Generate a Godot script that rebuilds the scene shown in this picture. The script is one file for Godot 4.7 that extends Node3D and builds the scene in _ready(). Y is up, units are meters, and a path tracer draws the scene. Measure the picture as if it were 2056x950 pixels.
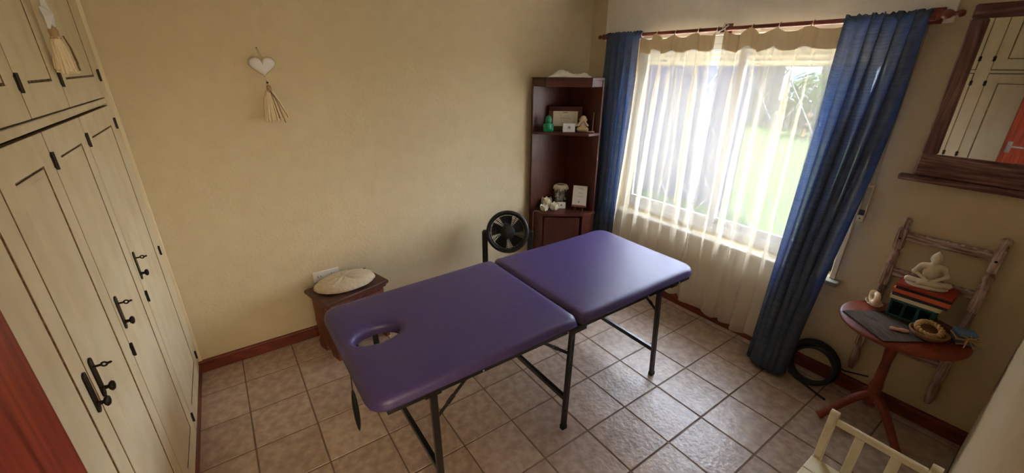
extends Node3D
# A small therapy room: massage table, built-in wardrobe, curtained window. Units are metres, y is up.

var M := {}
var taken := {}

# ------------------------------------------------------------------ naming
func numbered(called: String) -> String:
	if not taken.has(called):
		taken[called] = 0
		return called
	taken[called] += 1
	return "%s_%03d" % [called, taken[called]]

func tag(o: Node, label := "", category := "", group := "", kind := "") -> Node:
	if label != "": o.set_meta("label", label)
	if category != "": o.set_meta("category", category)
	if group != "": o.set_meta("group", group)
	if kind != "": o.set_meta("kind", kind)
	return o

func thing(called: String, label: String, category: String, at := Vector3.ZERO, turn := 0.0, group := "") -> Node3D:
	var o := Node3D.new()
	o.name = numbered(called)
	add_child(o)
	o.position = at
	o.rotation.y = turn
	tag(o, label, category, group)
	return o

func part(called: String, st: SurfaceTool, m: Material, parent: Node = null, label := "") -> MeshInstance3D:
	st.generate_normals()
	return put(called, st.commit(), m, parent, label)

func put(called: String, mesh: Mesh, m: Material, parent: Node = null, label := "") -> MeshInstance3D:
	var o := MeshInstance3D.new()
	o.mesh = mesh
	o.material_override = m
	if parent == null:
		o.name = numbered(called)
		add_child(o)
	else:
		o.name = called
		parent.add_child(o, true)
	if label != "": o.set_meta("label", label)
	return o

func struct(called: String, st: SurfaceTool, m: Material, label := "") -> MeshInstance3D:
	var o := part(called, st, m)
	o.set_meta("kind", "structure")
	if label != "": o.set_meta("label", label)
	return o

# ------------------------------------------------------------------ shapes
func mb() -> SurfaceTool:
	var st := SurfaceTool.new()
	st.begin(Mesh.PRIMITIVE_TRIANGLES)
	return st

func tri(st: SurfaceTool, a: Vector3, b: Vector3, c: Vector3) -> void:
	# counter-clockwise seen from outside
	st.add_vertex(a); st.add_vertex(c); st.add_vertex(b)

func quad(st: SurfaceTool, a: Vector3, b: Vector3, c: Vector3, d: Vector3) -> void:
	tri(st, a, b, c); tri(st, a, c, d)

func otri(st: SurfaceTool, a: Vector3, b: Vector3, c: Vector3, mid: Vector3) -> void:
	if (b - a).cross(c - a).dot((a + b + c) / 3.0 - mid) >= 0.0: tri(st, a, b, c)
	else: tri(st, a, c, b)

func oquad(st: SurfaceTool, a: Vector3, b: Vector3, c: Vector3, d: Vector3, mid: Vector3) -> void:
	if (c - a).cross(d - b).dot((a + b + c + d) / 4.0 - mid) >= 0.0: quad(st, a, b, c, d)
	else: quad(st, a, d, c, b)

func quv(st: SurfaceTool, p: Array, uv: Array) -> void:
	for k in [0, 2, 1, 0, 3, 2]:
		st.set_uv(uv[k]); st.add_vertex(p[k])

func bx(st: SurfaceTool, c: Vector3, s: Vector3, bev := 0.003, xf := Transform3D()) -> void:
	# a box with chamfered edges
	st.set_smooth_group(-1)
	var h := s * 0.5
	var b: float = minf(bev, minf(h.x, minf(h.y, h.z)) * 0.9)
	var mid := xf * c
	var px := {}; var py := {}; var pz := {}
	for sx in [-1, 1]:
		for sy in [-1, 1]:
			for sz in [-1, 1]:
				var k := Vector3i(sx, sy, sz)
				px[k] = xf * (c + Vector3(sx * h.x, sy * (h.y - b), sz * (h.z - b)))
				py[k] = xf * (c + Vector3(sx * (h.x - b), sy * h.y, sz * (h.z - b)))
				pz[k] = xf * (c + Vector3(sx * (h.x - b), sy * (h.y - b), sz * h.z))
	for s1 in [-1, 1]:
		oquad(st, px[Vector3i(s1, -1, -1)], px[Vector3i(s1, 1, -1)], px[Vector3i(s1, 1, 1)], px[Vector3i(s1, -1, 1)], mid)
		oquad(st, py[Vector3i(-1, s1, -1)], py[Vector3i(1, s1, -1)], py[Vector3i(1, s1, 1)], py[Vector3i(-1, s1, 1)], mid)
		oquad(st, pz[Vector3i(-1, -1, s1)], pz[Vector3i(1, -1, s1)], pz[Vector3i(1, 1, s1)], pz[Vector3i(-1, 1, s1)], mid)
		if b <= 0.0: continue
		for s2 in [-1, 1]:
			oquad(st, px[Vector3i(s1, s2, -1)], px[Vector3i(s1, s2, 1)], py[Vector3i(s1, s2, 1)], py[Vector3i(s1, s2, -1)], mid)
			oquad(st, px[Vector3i(s1, -1, s2)], px[Vector3i(s1, 1, s2)], pz[Vector3i(s1, 1, s2)], pz[Vector3i(s1, -1, s2)], mid)
			oquad(st, py[Vector3i(-1, s1, s2)], py[Vector3i(1, s1, s2)], pz[Vector3i(1, s1, s2)], pz[Vector3i(-1, s1, s2)], mid)
			for s3 in [-1, 1]:
				var k := Vector3i(s1, s2, s3)
				otri(st, px[k], py[k], pz[k], mid)

func box2(st: SurfaceTool, lo: Vector3, hi: Vector3, bev := 0.003, xf := Transform3D()) -> void:
	bx(st, (lo + hi) * 0.5, hi - lo, bev, xf)

func bar(st: SurfaceTool, a: Vector3, b: Vector3, w: float, h: float, bev := 0.002, up := Vector3.UP) -> void:
	# a rectangular bar from a to b: w across, h along 'up'
	var f := (b - a).normalized()
	var u := up
	if absf(f.dot(u)) > 0.98: u = Vector3.RIGHT
	var r := f.cross(u).normalized()
	u = r.cross(f).normalized()
	bx(st, Vector3.ZERO, Vector3(w, h, (b - a).length()), bev, Transform3D(Basis(r, u, -f), (a + b) * 0.5))

func tube(st: SurfaceTool, pts: Array, rad, sides := 8, closed := false) -> void:
	# rad: a number or an array of radii along pts
	var n := pts.size()
	var rings := []
	var nrm := Vector3.UP
	for i in n:
		var t: Vector3
		if closed: t = (pts[(i + 1) % n] - pts[(i + n - 1) % n]).normalized()
		elif i == 0: t = (pts[1] - pts[0]).normalized()
		elif i == n - 1: t = (pts[n - 1] - pts[n - 2]).normalized()
		else: t = (pts[i + 1] - pts[i - 1]).normalized()
		if i == 0 and absf(t.dot(nrm)) > 0.9: nrm = Vector3.RIGHT
		nrm = (nrm - t * nrm.dot(t)).normalized()
		var bi := t.cross(nrm)
		var r: float = rad[i] if rad is Array else rad
		var ring := []
		for k in sides:
			var a := TAU * k / sides
			ring.append(pts[i] + (nrm * cos(a) + bi * sin(a)) * r)
		rings.append(ring)
	st.set_smooth_group(0)
	for i in (n if closed else n - 1):
		var j := (i + 1) % n
		var mid: Vector3 = (pts[i] + pts[j]) * 0.5
		for k in sides:
			var k2 := (k + 1) % sides
			oquad(st, rings[i][k], rings[i][k2], rings[j][k2], rings[j][k], mid)
	if not closed:
		st.set_smooth_group(-1)
		for e in [0, n - 1]:
			var inner: Vector3 = (pts[0] + pts[1]) * 0.5 if e == 0 else (pts[n - 1] + pts[n - 2]) * 0.5
			for k in sides:
				otri(st, pts[e], rings[e][k], rings[e][(k + 1) % sides], inner)

func lathe(st: SurfaceTool, prof: Array, segs := 20, xf := Transform3D(), smooth := true) -> void:
	# prof: Vector2(radius, y), from the bottom round the outside to the top
	st.set_smooth_group(0 if smooth else -1)
	for i in prof.size() - 1:
		var p: Vector2 = prof[i]
		var q: Vector2 = prof[i + 1]
		for k in segs:
			var a := TAU * k / segs
			var b := TAU * (k + 1) / segs
			var A := xf * Vector3(p.x * cos(a), p.y, p.x * sin(a))
			var B := xf * Vector3(p.x * cos(b), p.y, p.x * sin(b))
			var C := xf * Vector3(q.x * cos(b), q.y, q.x * sin(b))
			var D := xf * Vector3(q.x * cos(a), q.y, q.x * sin(a))
			if p.x > 1e-5: tri(st, A, C, B)
			if q.x > 1e-5: tri(st, A, D, C)

func prism(st: SurfaceTool, poly: PackedVector2Array, d0: float, d1: float, xf := Transform3D(), smooth_side := false) -> void:
	# poly in (x, y), extruded along z from d0 to d1
	if Geometry2D.is_polygon_clockwise(poly): poly.reverse()
	var idx := Geometry2D.triangulate_polygon(poly)
	st.set_smooth_group(-1)
	for i in range(0, idx.size(), 3):
		var a := poly[idx[i]]; var b := poly[idx[i + 1]]; var c := poly[idx[i + 2]]
		if (b - a).cross(c - a) < 0.0:
			var t := b; b = c; c = t
		tri(st, xf * Vector3(a.x, a.y, d1), xf * Vector3(b.x, b.y, d1), xf * Vector3(c.x, c.y, d1))
		tri(st, xf * Vector3(a.x, a.y, d0), xf * Vector3(c.x, c.y, d0), xf * Vector3(b.x, b.y, d0))
	st.set_smooth_group(1 if smooth_side else -1)
	for i in poly.size():
		var a := poly[i]; var b := poly[(i + 1) % poly.size()]
		quad(st, xf * Vector3(a.x, a.y, d0), xf * Vector3(b.x, b.y, d0), xf * Vector3(b.x, b.y, d1), xf * Vector3(a.x, a.y, d1))

func plate(st: SurfaceTool, poly: PackedVector2Array, y0: float, y1: float) -> void:
	# poly in (x, z), a horizontal board from y0 to y1
	var p := PackedVector2Array()
	for v in poly: p.append(Vector2(v.x, -v.y))
	prism(st, p, y0, y1, Transform3D(Basis(Vector3.RIGHT, Vector3(0, 0, -1), Vector3.UP), Vector3.ZERO))

func sheet(st: SurfaceTool, nu: int, nv: int, f: Callable, thick := 0.0) -> void:
	# f(u, v) -> point; with thick > 0 the sheet gets a back and closed edges
	var P := []
	for i in nu + 1:
		var row := []
		for j in nv + 1: row.append(f.call(float(i) / nu, float(j) / nv))
		P.append(row)
	st.set_smooth_group(0)
	for i in nu:
		for j in nv:
			quad(st, P[i][j], P[i + 1][j], P[i + 1][j + 1], P[i][j + 1])
	if thick <= 0.0: return
	var Q := []
	for i in nu + 1:
		var row := []
		for j in nv + 1:
			var du: Vector3 = P[mini(i + 1, nu)][j] - P[maxi(i - 1, 0)][j]
			var dv: Vector3 = P[i][mini(j + 1, nv)] - P[i][maxi(j - 1, 0)]
			row.append(P[i][j] - du.cross(dv).normalized() * thick)
		Q.append(row)
	st.set_smooth_group(2)
	for i in nu:
		for j in nv:
			quad(st, Q[i][j], Q[i][j + 1], Q[i + 1][j + 1], Q[i + 1][j])
	st.set_smooth_group(-1)
	for i in nu:
		quad(st, P[i + 1][0], P[i][0], Q[i][0], Q[i + 1][0])
		quad(st, P[i][nv], P[i + 1][nv], Q[i + 1][nv], Q[i][nv])
	for j in nv:
		quad(st, P[0][j], P[0][j + 1], Q[0][j + 1], Q[0][j])
		quad(st, P[nu][j + 1], P[nu][j], Q[nu][j], Q[nu][j + 1])

func blob(st: SurfaceTool, bones: Array, cell: float, k := 0.01) -> void:
	# surface nets of tapered capsules [a, b, ra, rb] joined smoothly: one continuous surface
	var lo := Vector3.INF; var hi := -Vector3.INF
	for b in bones:
		var r: float = maxf(b[2], b[3]) + k + cell * 2.0
		for p in [b[0], b[1]]:
			lo = lo.min(p - Vector3.ONE * r); hi = hi.max(p + Vector3.ONE * r)
	var n := Vector3i(((hi - lo) / cell).ceil()) + Vector3i.ONE
	var D := PackedFloat32Array(); D.resize(n.x * n.y * n.z)
	D.fill(1.0)
	for b in bones:
		var ra: float = b[2]; var rb: float = b[3]
		var A: Vector3 = b[0]; var B: Vector3 = b[1]
		var reach := maxf(ra, rb) + k + cell * 2.0
		var i0 := Vector3i(((A.min(B) - Vector3.ONE * reach - lo) / cell).floor()).max(Vector3i.ZERO)
		var i1 := Vector3i(((A.max(B) + Vector3.ONE * reach - lo) / cell).ceil()).min(n - Vector3i.ONE)
		var ab := B - A
		var l2 := maxf(ab.length_squared(), 1e-9)
		for x in range(i0.x, i1.x + 1):
			for y in range(i0.y, i1.y + 1):
				for z in range(i0.z, i1.z + 1):
					var p := lo + Vector3(x, y, z) * cell
					var t := clampf((p - A).dot(ab) / l2, 0.0, 1.0)
					var d := (p - A - ab * t).length() - lerpf(ra, rb, t)
					var at := (x * n.y + y) * n.z + z
					var e := D[at]
					var h := maxf(k - absf(d - e), 0.0) / k
					D[at] = minf(d, e) - h * h * k * 0.25
	var V := {}
	var corner := [Vector3i(0,0,0), Vector3i(1,0,0), Vector3i(0,1,0), Vector3i(1,1,0), Vector3i(0,0,1), Vector3i(1,0,1), Vector3i(0,1,1), Vector3i(1,1,1)]
	var edges := [[0,1],[2,3],[4,5],[6,7],[0,2],[1,3],[4,6],[5,7],[0,4],[1,5],[2,6],[3,7]]
	for x in n.x - 1:
		for y in n.y - 1:
			for z in n.z - 1:
				var v := []
				var neg := 0
				for c in corner:
					var d: float = D[((x + c.x) * n.y + y + c.y) * n.z + z + c.z]
					v.append(d)
					if d < 0.0: neg += 1
				if neg == 0 or neg == 8: continue
				var s := Vector3.ZERO; var m := 0
				for e in edges:
					var a: float = v[e[0]]; var b: float = v[e[1]]
					if (a < 0.0) != (b < 0.0):
						s += Vector3(corner[e[0]]).lerp(Vector3(corner[e[1]]), a / (a - b)); m += 1
				V[Vector3i(x, y, z)] = lo + (Vector3(x, y, z) + s / m) * cell
	st.set_smooth_group(0)
	for key in V:
		var x: int = key.x; var y: int = key.y; var z: int = key.z
		var d0: float = D[(x * n.y + y) * n.z + z]
		for ax in 3:
			var o := Vector3i.ZERO; o[ax] = 1
			var u := Vector3i.ZERO; u[(ax + 1) % 3] = 1
			var w := Vector3i.ZERO; w[(ax + 2) % 3] = 1
			var d1: float = D[((x + o.x) * n.y + y + o.y) * n.z + z + o.z]
			if (d0 < 0.0) == (d1 < 0.0): continue
			if not (V.has(key - u) and V.has(key - w) and V.has(key - u - w)): continue
			var q := [V[key - u - w], V[key - w], V[key], V[key - u]]
			if d0 < 0.0: quad(st, q[0], q[1], q[2], q[3])
			else: quad(st, q[0], q[3], q[2], q[1])

func arc(c: Vector3, u: Vector3, v: Vector3, r: float, a0: float, a1: float, n: int) -> Array:
	var out := []
	for i in n + 1:
		var a := lerpf(a0, a1, float(i) / n)
		out.append(c + (u * cos(a) + v * sin(a)) * r)
	return out

# ------------------------------------------------------------------ materials
func noise(sd: int, freq: float, oct := 4) -> FastNoiseLite:
	var f := FastNoiseLite.new()
	f.seed = sd; f.frequency = freq; f.fractal_octaves = oct
	f.noise_type = FastNoiseLite.TYPE_SIMPLEX_SMOOTH
	return f

func ntex(sd: int, freq: float, cols: Array, size := 256, oct := 5, offs := []) -> NoiseTexture2D:
	var t := NoiseTexture2D.new()
	t.width = size; t.height = size; t.seamless = true; t.noise = noise(sd, freq, oct)
	var g := Gradient.new()
	var o := PackedFloat32Array()
	for i in cols.size(): o.append(offs[i] if offs.size() else float(i) / maxf(1.0, cols.size() - 1.0))
	g.offsets = o; g.colors = PackedColorArray(cols)
	t.color_ramp = g
	return t

func ntex_bump(sd: int, freq: float, size := 256, oct := 5) -> NoiseTexture2D:
	var t := NoiseTexture2D.new()
	t.width = size; t.height = size; t.seamless = true; t.noise = noise(sd, freq, oct)
	return t

func mat(called: String, c: Color, rough := 0.7, metal := 0.0, spec := 0.5) -> StandardMaterial3D:
	var m := StandardMaterial3D.new()
	m.resource_name = called
	m.albedo_color = c; m.roughness = rough; m.metallic = metal; m.metallic_specular = spec
	M[called] = m
	return m

func triplanar(m: StandardMaterial3D, scale: Vector3, world := false) -> void:
	m.uv1_triplanar = true
	m.uv1_world_triplanar = world
	m.uv1_scale = scale

func grain(sd: int, cols: Array, across := 26.0, along := 3.0, turned := false, size := 256) -> ImageTexture:
	# wood: streaks along v (or along u when turned)
	var f := noise(sd, 1.0, 4); var f2 := noise(sd + 9, 1.0, 2)
	var im := Image.create(size, size, false, Image.FORMAT_RGB8)
	var g := Gradient.new()
	var o := PackedFloat32Array()
	for i in cols.size(): o.append(float(i) / (cols.size() - 1.0))
	g.offsets = o; g.colors = PackedColorArray(cols)
	for y in size:
		for x in size:
			# wrap round a torus so that the picture repeats
			var a := TAU * x / size; var b := TAU * y / size
			var n := f.get_noise_3d(cos(a) * across * 0.16, sin(a) * across * 0.16 + cos(b) * along * 0.16, sin(b) * along * 0.16)
			var w := f2.get_noise_3d(cos(a) * 0.5, sin(a) * 0.5 + cos(b) * 0.4, sin(b) * 0.4)
			var c := g.sample(clampf(0.5 + n * 0.75 + w * 0.3, 0.0, 1.0))
			if turned: im.set_pixel(y, x, c)
			else: im.set_pixel(x, y, c)
	return ImageTexture.create_from_image(im)

func wood(called: String, sd: int, cols: Array, rough: float, scale: Vector3, turned := false, across := 26.0, along := 3.0) -> StandardMaterial3D:
	var m := mat(called, Color.WHITE, rough)
	m.albedo_texture = grain(sd, cols, across, along, turned)
	triplanar(m, scale)
	return m

func weave(sd: int, size := 256, slub := false) -> ImageTexture:
	# cloth relief: warp and weft, with long slubs across when asked
	var f := noise(sd, 0.05, 2)
	var im := Image.create(size, size, false, Image.FORMAT_RGB8)
	for y in size:
		for x in size:
			var v := 0.5 + 0.25 * sin(TAU * x / 4.0) * sin(TAU * y / 4.0)
			if slub: v += 0.5 * f.get_noise_2d(x * 0.25, y * 5.0)
			v = clampf(v, 0.0, 1.0)
			im.set_pixel(x, y, Color(v, v, v))
	return ImageTexture.create_from_image(im)

func rgb(r: int, g: int, b: int) -> Color:
	return Color(r / 255.0, g / 255.0, b / 255.0)

func make_materials() -> void:
	var m: StandardMaterial3D
	# painted plaster with a fine sanded grain
	m = mat("plaster", Color.WHITE, 0.85)
	m.albedo_texture = ntex(3, 0.02, [rgb(203, 184, 148), rgb(210, 192, 156)], 256, 5)
	m.heightmap_enabled = true; m.heightmap_texture = ntex_bump(4, 0.12); m.heightmap_scale = 0.12
	triplanar(m, Vector3.ONE * 1.3, true)
	m = mat("white_paint", Color.WHITE, 0.8)
	m.albedo_texture = ntex(5, 0.02, [rgb(226, 219, 207), rgb(234, 228, 217)])
	m.heightmap_enabled = true; m.heightmap_texture = M.plaster.heightmap_texture; m.heightmap_scale = 0.12
	triplanar(m, Vector3.ONE * 1.3, true)
	m = mat("ceiling_paint", rgb(236, 230, 218), 0.85)
	# glazed floor tiles: three firings of one mottled stone-like glaze with a chipped-slate relief
	for k in 4:
		m = mat("tile%d" % k, Color.WHITE, 0.34, 0.0, 0.55)
		var d := [0, -6, 5, -2][k] as int
		m.albedo_texture = ntex(20 + k, 0.018, [rgb(162 + d, 137 + d, 117 + d), rgb(174 + d, 149 + d, 129 + d), rgb(181 + d, 156 + d, 136 + d), rgb(191 + d, 168 + d, 147 + d)], 256, 6, [0.15, 0.42, 0.6, 0.9])
		m.heightmap_enabled = true
		m.heightmap_texture = ntex_bump(31 + k, 0.035, 256, 6) if k < 2 else M["tile%d" % (k - 2)].heightmap_texture
		m.heightmap_scale = 0.16
		triplanar(m, Vector3.ONE * (2.6 + 0.3 * k), true)
	mat("grout", rgb(120, 98, 82), 0.95)
	# woods
	wood("red_wood", 41, [rgb(70, 25, 14), rgb(108, 42, 22), rgb(132, 56, 30)], 0.42, Vector3(2.0, 1.0, 2.0), true)
	wood("red_wood_up", 42, [rgb(84, 32, 18), rgb(122, 50, 27), rgb(146, 66, 38)], 0.5, Vector3(4.0, 1.6, 4.0))
	wood("door_wood", 43, [rgb(104, 38, 20), rgb(138, 55, 30), rgb(160, 70, 40)], 0.4, Vector3(3.0, 1.0, 3.0))
	wood("stand_wood", 44, [rgb(64, 30, 20), rgb(104, 52, 34), rgb(140, 74, 50)], 0.62, Vector3(5.0, 2.5, 5.0))
	wood("stand_wood_flat", 45, [rgb(62, 36, 26), rgb(88, 54, 40), rgb(112, 72, 52)], 0.55, Vector3(2.5, 2.5, 5.0), true)
	wood("shelf_wood", 46, [rgb(58, 24, 18), rgb(84, 38, 27), rgb(98, 48, 34)], 0.32, Vector3(4.0, 1.4, 4.0))
	wood("shelf_wood_flat", 47, [rgb(58, 24, 18), rgb(80, 36, 26), rgb(96, 46, 33)], 0.42, Vector3(1.6, 4.0, 4.0), true)
	wood("orange_wood", 48, [rgb(98, 36, 20), rgb(122, 48, 26), rgb(136, 58, 32)], 0.4, Vector3(3.0, 2.0, 3.0), true)
	wood("washed_wood", 49, [rgb(104, 72, 62), rgb(176, 148, 138), rgb(214, 196, 188)], 0.8, Vector3(5.0, 3.0, 5.0), false, 15.0, 2.5)
	wood("washed_wood_flat", 50, [rgb(104, 72, 62), rgb(172, 144, 134), rgb(216, 196, 188)], 0.8, Vector3(3.0, 5.0, 3.0), true, 15.0, 2.5)
	wood("mirror_wood", 51, [rgb(66, 36, 32), rgb(98, 62, 56), rgb(122, 84, 76), rgb(150, 116, 108)], 0.6, Vector3(4.0, 1.8, 4.0), false, 13.0, 2.5)
	wood("mirror_wood_flat", 52, [rgb(66, 36, 32), rgb(96, 60, 54), rgb(120, 82, 74), rgb(156, 124, 114)], 0.6, Vector3(1.8, 4.0, 1.8), true, 13.0, 2.5)
	# cream oil paint, brushed, with dark grime in the grooves; brown door edges imitate seam shade
	m = mat("cream_paint", Color.WHITE, 0.48)
	m.albedo_texture = ntex(60, 0.012, [rgb(212, 193, 156), rgb(221, 204, 168), rgb(226, 210, 176)], 256, 5)
	m.heightmap_enabled = true; m.heightmap_texture = grain(61, [Color(0.3, 0.3, 0.3), Color(0.7, 0.7, 0.7)], 40.0, 3.0); m.heightmap_scale = 0.006
	triplanar(m, Vector3(2.0, 1.0, 2.0))
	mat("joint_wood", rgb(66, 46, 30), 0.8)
	m = mat("groove_glaze_seam_shade", Color.WHITE, 0.8)
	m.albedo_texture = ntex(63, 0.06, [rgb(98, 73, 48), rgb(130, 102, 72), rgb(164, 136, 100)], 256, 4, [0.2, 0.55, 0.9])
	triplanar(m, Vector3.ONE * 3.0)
	m = mat("chair_paint", Color.WHITE, 0.45)
	m.albedo_texture = ntex(62, 0.02, [rgb(232, 222, 188), rgb(240, 231, 200)])
	triplanar(m, Vector3.ONE * 3.0)
	mat("black_iron", rgb(34, 30, 28), 0.5, 0.6)
	mat("bronze", rgb(52, 44, 36), 0.45, 0.8)
	mat("steel", rgb(190, 190, 188), 0.3, 1.0)
	m = mat("black_tube", rgb(16, 14, 14), 0.35)
	m.clearcoat_enabled = true; m.clearcoat = 0.4; m.clearcoat_roughness = 0.25
	mat("black_plastic", rgb(20, 20, 22), 0.4)
	mat("rubber", rgb(14, 13, 13), 0.6)
	# purple vinyl
	m = mat("vinyl", Color.WHITE, 0.42, 0.0, 0.5)
	m.albedo_texture = ntex(70, 0.03, [rgb(71, 55, 100), rgb(79, 62, 110)], 256, 4)
	m.heightmap_enabled = true; m.heightmap_texture = ntex_bump(71, 0.3, 256, 3); m.heightmap_scale = 0.03
	triplanar(m, Vector3.ONE * 3.0)
	# cloth
	m = mat("blue_cloth", rgb(96, 110, 132), 0.9)
	m.transparency = BaseMaterial3D.TRANSPARENCY_ALPHA
	m.albedo_texture = weave_color(81, [rgb(150, 160, 170), rgb(255, 255, 255)])
	m.heightmap_enabled = true; m.heightmap_texture = weave(82, 256, true); m.heightmap_scale = 0.06
	m.backlight_enabled = true; m.backlight = Color(0.40, 0.52, 0.72)
	m.rim_enabled = true; m.rim = 0.3
	m.uv1_scale = Vector3(3.0, 8.0, 1.0)
	m = mat("sheer", Color(0.93, 0.89, 0.82, 0.46), 0.95)
	m.transparency = BaseMaterial3D.TRANSPARENCY_ALPHA
	m.backlight_enabled = true; m.backlight = Color(0.28, 0.27, 0.25)
	m = mat("sheer_tape", Color(0.80, 0.70, 0.52, 0.95), 0.95)
	m.transparency = BaseMaterial3D.TRANSPARENCY_ALPHA
	m.backlight_enabled = true; m.backlight = Color(0.22, 0.19, 0.14)
	m = mat("linen", Color.WHITE, 0.95)
	m.albedo_texture = ntex(90, 0.03, [rgb(196, 176, 142), rgb(222, 206, 176)])
	m.heightmap_enabled = true; m.heightmap_texture = weave(91); m.heightmap_scale = 0.05
	triplanar(m, Vector3.ONE * 6.0)
	mat("white_cloth", rgb(226, 220, 206), 0.95)
	mat("heart_cloth", rgb(226, 222, 216), 0.95)
	mat("twine", rgb(196, 172, 128), 0.95)
	mat("twine_dark", rgb(120, 88, 58), 0.95)
	mat("twine_mid", rgb(172, 142, 100), 0.95)
	mat("tassel_yarn", rgb(226, 206, 168), 0.95)
	mat("dark_bead", rgb(40, 26, 20), 0.4)
	mat("white_plastic", rgb(226, 218, 200), 0.4)
	mat("strap_plate", rgb(188, 168, 130), 0.5)
	mat("slot_dark", rgb(24, 20, 18), 0.7)
	mat("aluminium", rgb(190, 190, 192), 0.45)
	mat("iron_white", rgb(86, 86, 86), 0.6, 0.0, 0.2)
	mat("stone_sill", rgb(146, 136, 120), 0.6)
	m = mat("pane", Color(0.95, 0.98, 0.97, 0.06), 0.03)
	m.transparency = BaseMaterial3D.TRANSPARENCY_ALPHA
	m = mat("shutter_slat", rgb(232, 222, 196), 0.6)
	m.backlight_enabled = true; m.backlight = Color(0.30, 0.27, 0.22)
	mat("strap_web", rgb(170, 150, 116), 0.9)
	mat("mirror_glass", rgb(238, 236, 230), 0.015, 1.0)
	m = mat("jar_glass", Color(0.96, 0.98, 0.96, 0.10), 0.04)
	m.transparency = BaseMaterial3D.TRANSPARENCY_ALPHA
	mat("jar_shells", rgb(176, 164, 132), 0.8)
	mat("lace", rgb(214, 204, 178), 0.95)
	m = mat("jade_resin", rgb(26, 138, 96), 0.35)
	m.subsurf_scatter_enabled = true; m.subsurf_scatter_strength = 0.15
	mat("bone_resin", rgb(206, 184, 150), 0.55)
	mat("plaster_white", rgb(214, 202, 176), 0.7)
	mat("ceramic", rgb(226, 216, 188), 0.5)
	mat("paper", rgb(226, 222, 214), 0.9)
	mat("easel_wood", rgb(150, 92, 62), 0.6)
	mat("incense", rgb(150, 110, 96), 0.9)
	mat("pink_wood", rgb(178, 140, 128), 0.7)
	# things on the round table
	m = mat("mat_fibre", Color.WHITE, 0.85)
	m.albedo_texture = grain(101, [rgb(46, 36, 26), rgb(78, 64, 48), rgb(116, 98, 74)], 60.0, 3.0)
	triplanar(m, Vector3.ONE * 4.0)
	mat("shell", rgb(222, 196, 158), 0.5)
	mat("pink_stone", rgb(214, 160, 148), 0.35)
	mat("basket", rgb(138, 100, 62), 0.85)
	mat("teal", rgb(22, 84, 92), 0.5)
	mat("blue_card", rgb(98, 132, 172), 0.6)
	mat("raffia", rgb(196, 158, 104), 0.9)
	mat("book_red", rgb(150, 42, 30), 0.5)
	mat("book_orange", rgb(206, 96, 52), 0.5)
	mat("book_navy", rgb(42, 38, 66), 0.5)
	mat("book_cream", rgb(214, 202, 160), 0.6)
	mat("pages", rgb(224, 206, 180), 0.9)
	mat("cord_white", rgb(214, 208, 196), 0.8)
	# outdoors
	m = mat("grass", Color.WHITE, 0.95, 0.0, 0.0)
	m.albedo_texture = ntex(111, 0.05, [rgb(38, 46, 28), rgb(45, 53, 34), rgb(52, 60, 40)])
	triplanar(m, Vector3.ONE * 0.8, true)
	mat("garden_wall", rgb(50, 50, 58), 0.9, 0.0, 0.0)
	mat("path", rgb(212, 206, 194), 0.95, 0.0, 0.0)
	mat("leaf", rgb(36, 46, 28), 0.8, 0.0, 0.0)
	mat("far_wall", rgb(58, 56, 54), 0.9, 0.0, 0.0)
	mat("far_glass", rgb(70, 82, 88), 0.1)
	mat("roof_tile", rgb(60, 40, 32), 0.8, 0.0, 0.0)
	mat("car_paint", rgb(206, 208, 212), 0.25, 0.2)
	m = mat("hall_fill_glow", rgb(255, 250, 240), 0.5)
	m.emission_enabled = true; m.emission = Color(1.0, 0.97, 0.9); m.emission_energy_multiplier = 1.5

func weave_color(sd: int, cols: Array) -> ImageTexture:
	# long slubs across the cloth, seen as lighter and darker weft threads
	var f := noise(sd, 0.02, 3)
	var im := Image.create(256, 256, false, Image.FORMAT_RGBA8)
	for y in 256:
		for x in 256:
			var v := clampf(0.62 + 0.9 * f.get_noise_2d(x * 0.35, y * 14.0), 0.0, 1.0)
			var c := (cols[0] as Color).lerp(cols[1], v)
			c.a = lerpf(0.995, 0.91, v)      # thin threads let daylight through
			im.set_pixel(x, y, c)
	return ImageTexture.create_from_image(im)

# ------------------------------------------------------------------ the room's measures
const XW := 1.572     # window wall
const ZB := -1.470    # back wall
const ZF := 1.500     # wall with the doorway
const XL := -2.320    # wall behind the wardrobe
const YC := 2.600     # ceiling
const OZ0 := -1.000   # window opening
const OZ1 := 0.720
const OY0 := 0.660
const OY1 := 2.050

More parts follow.
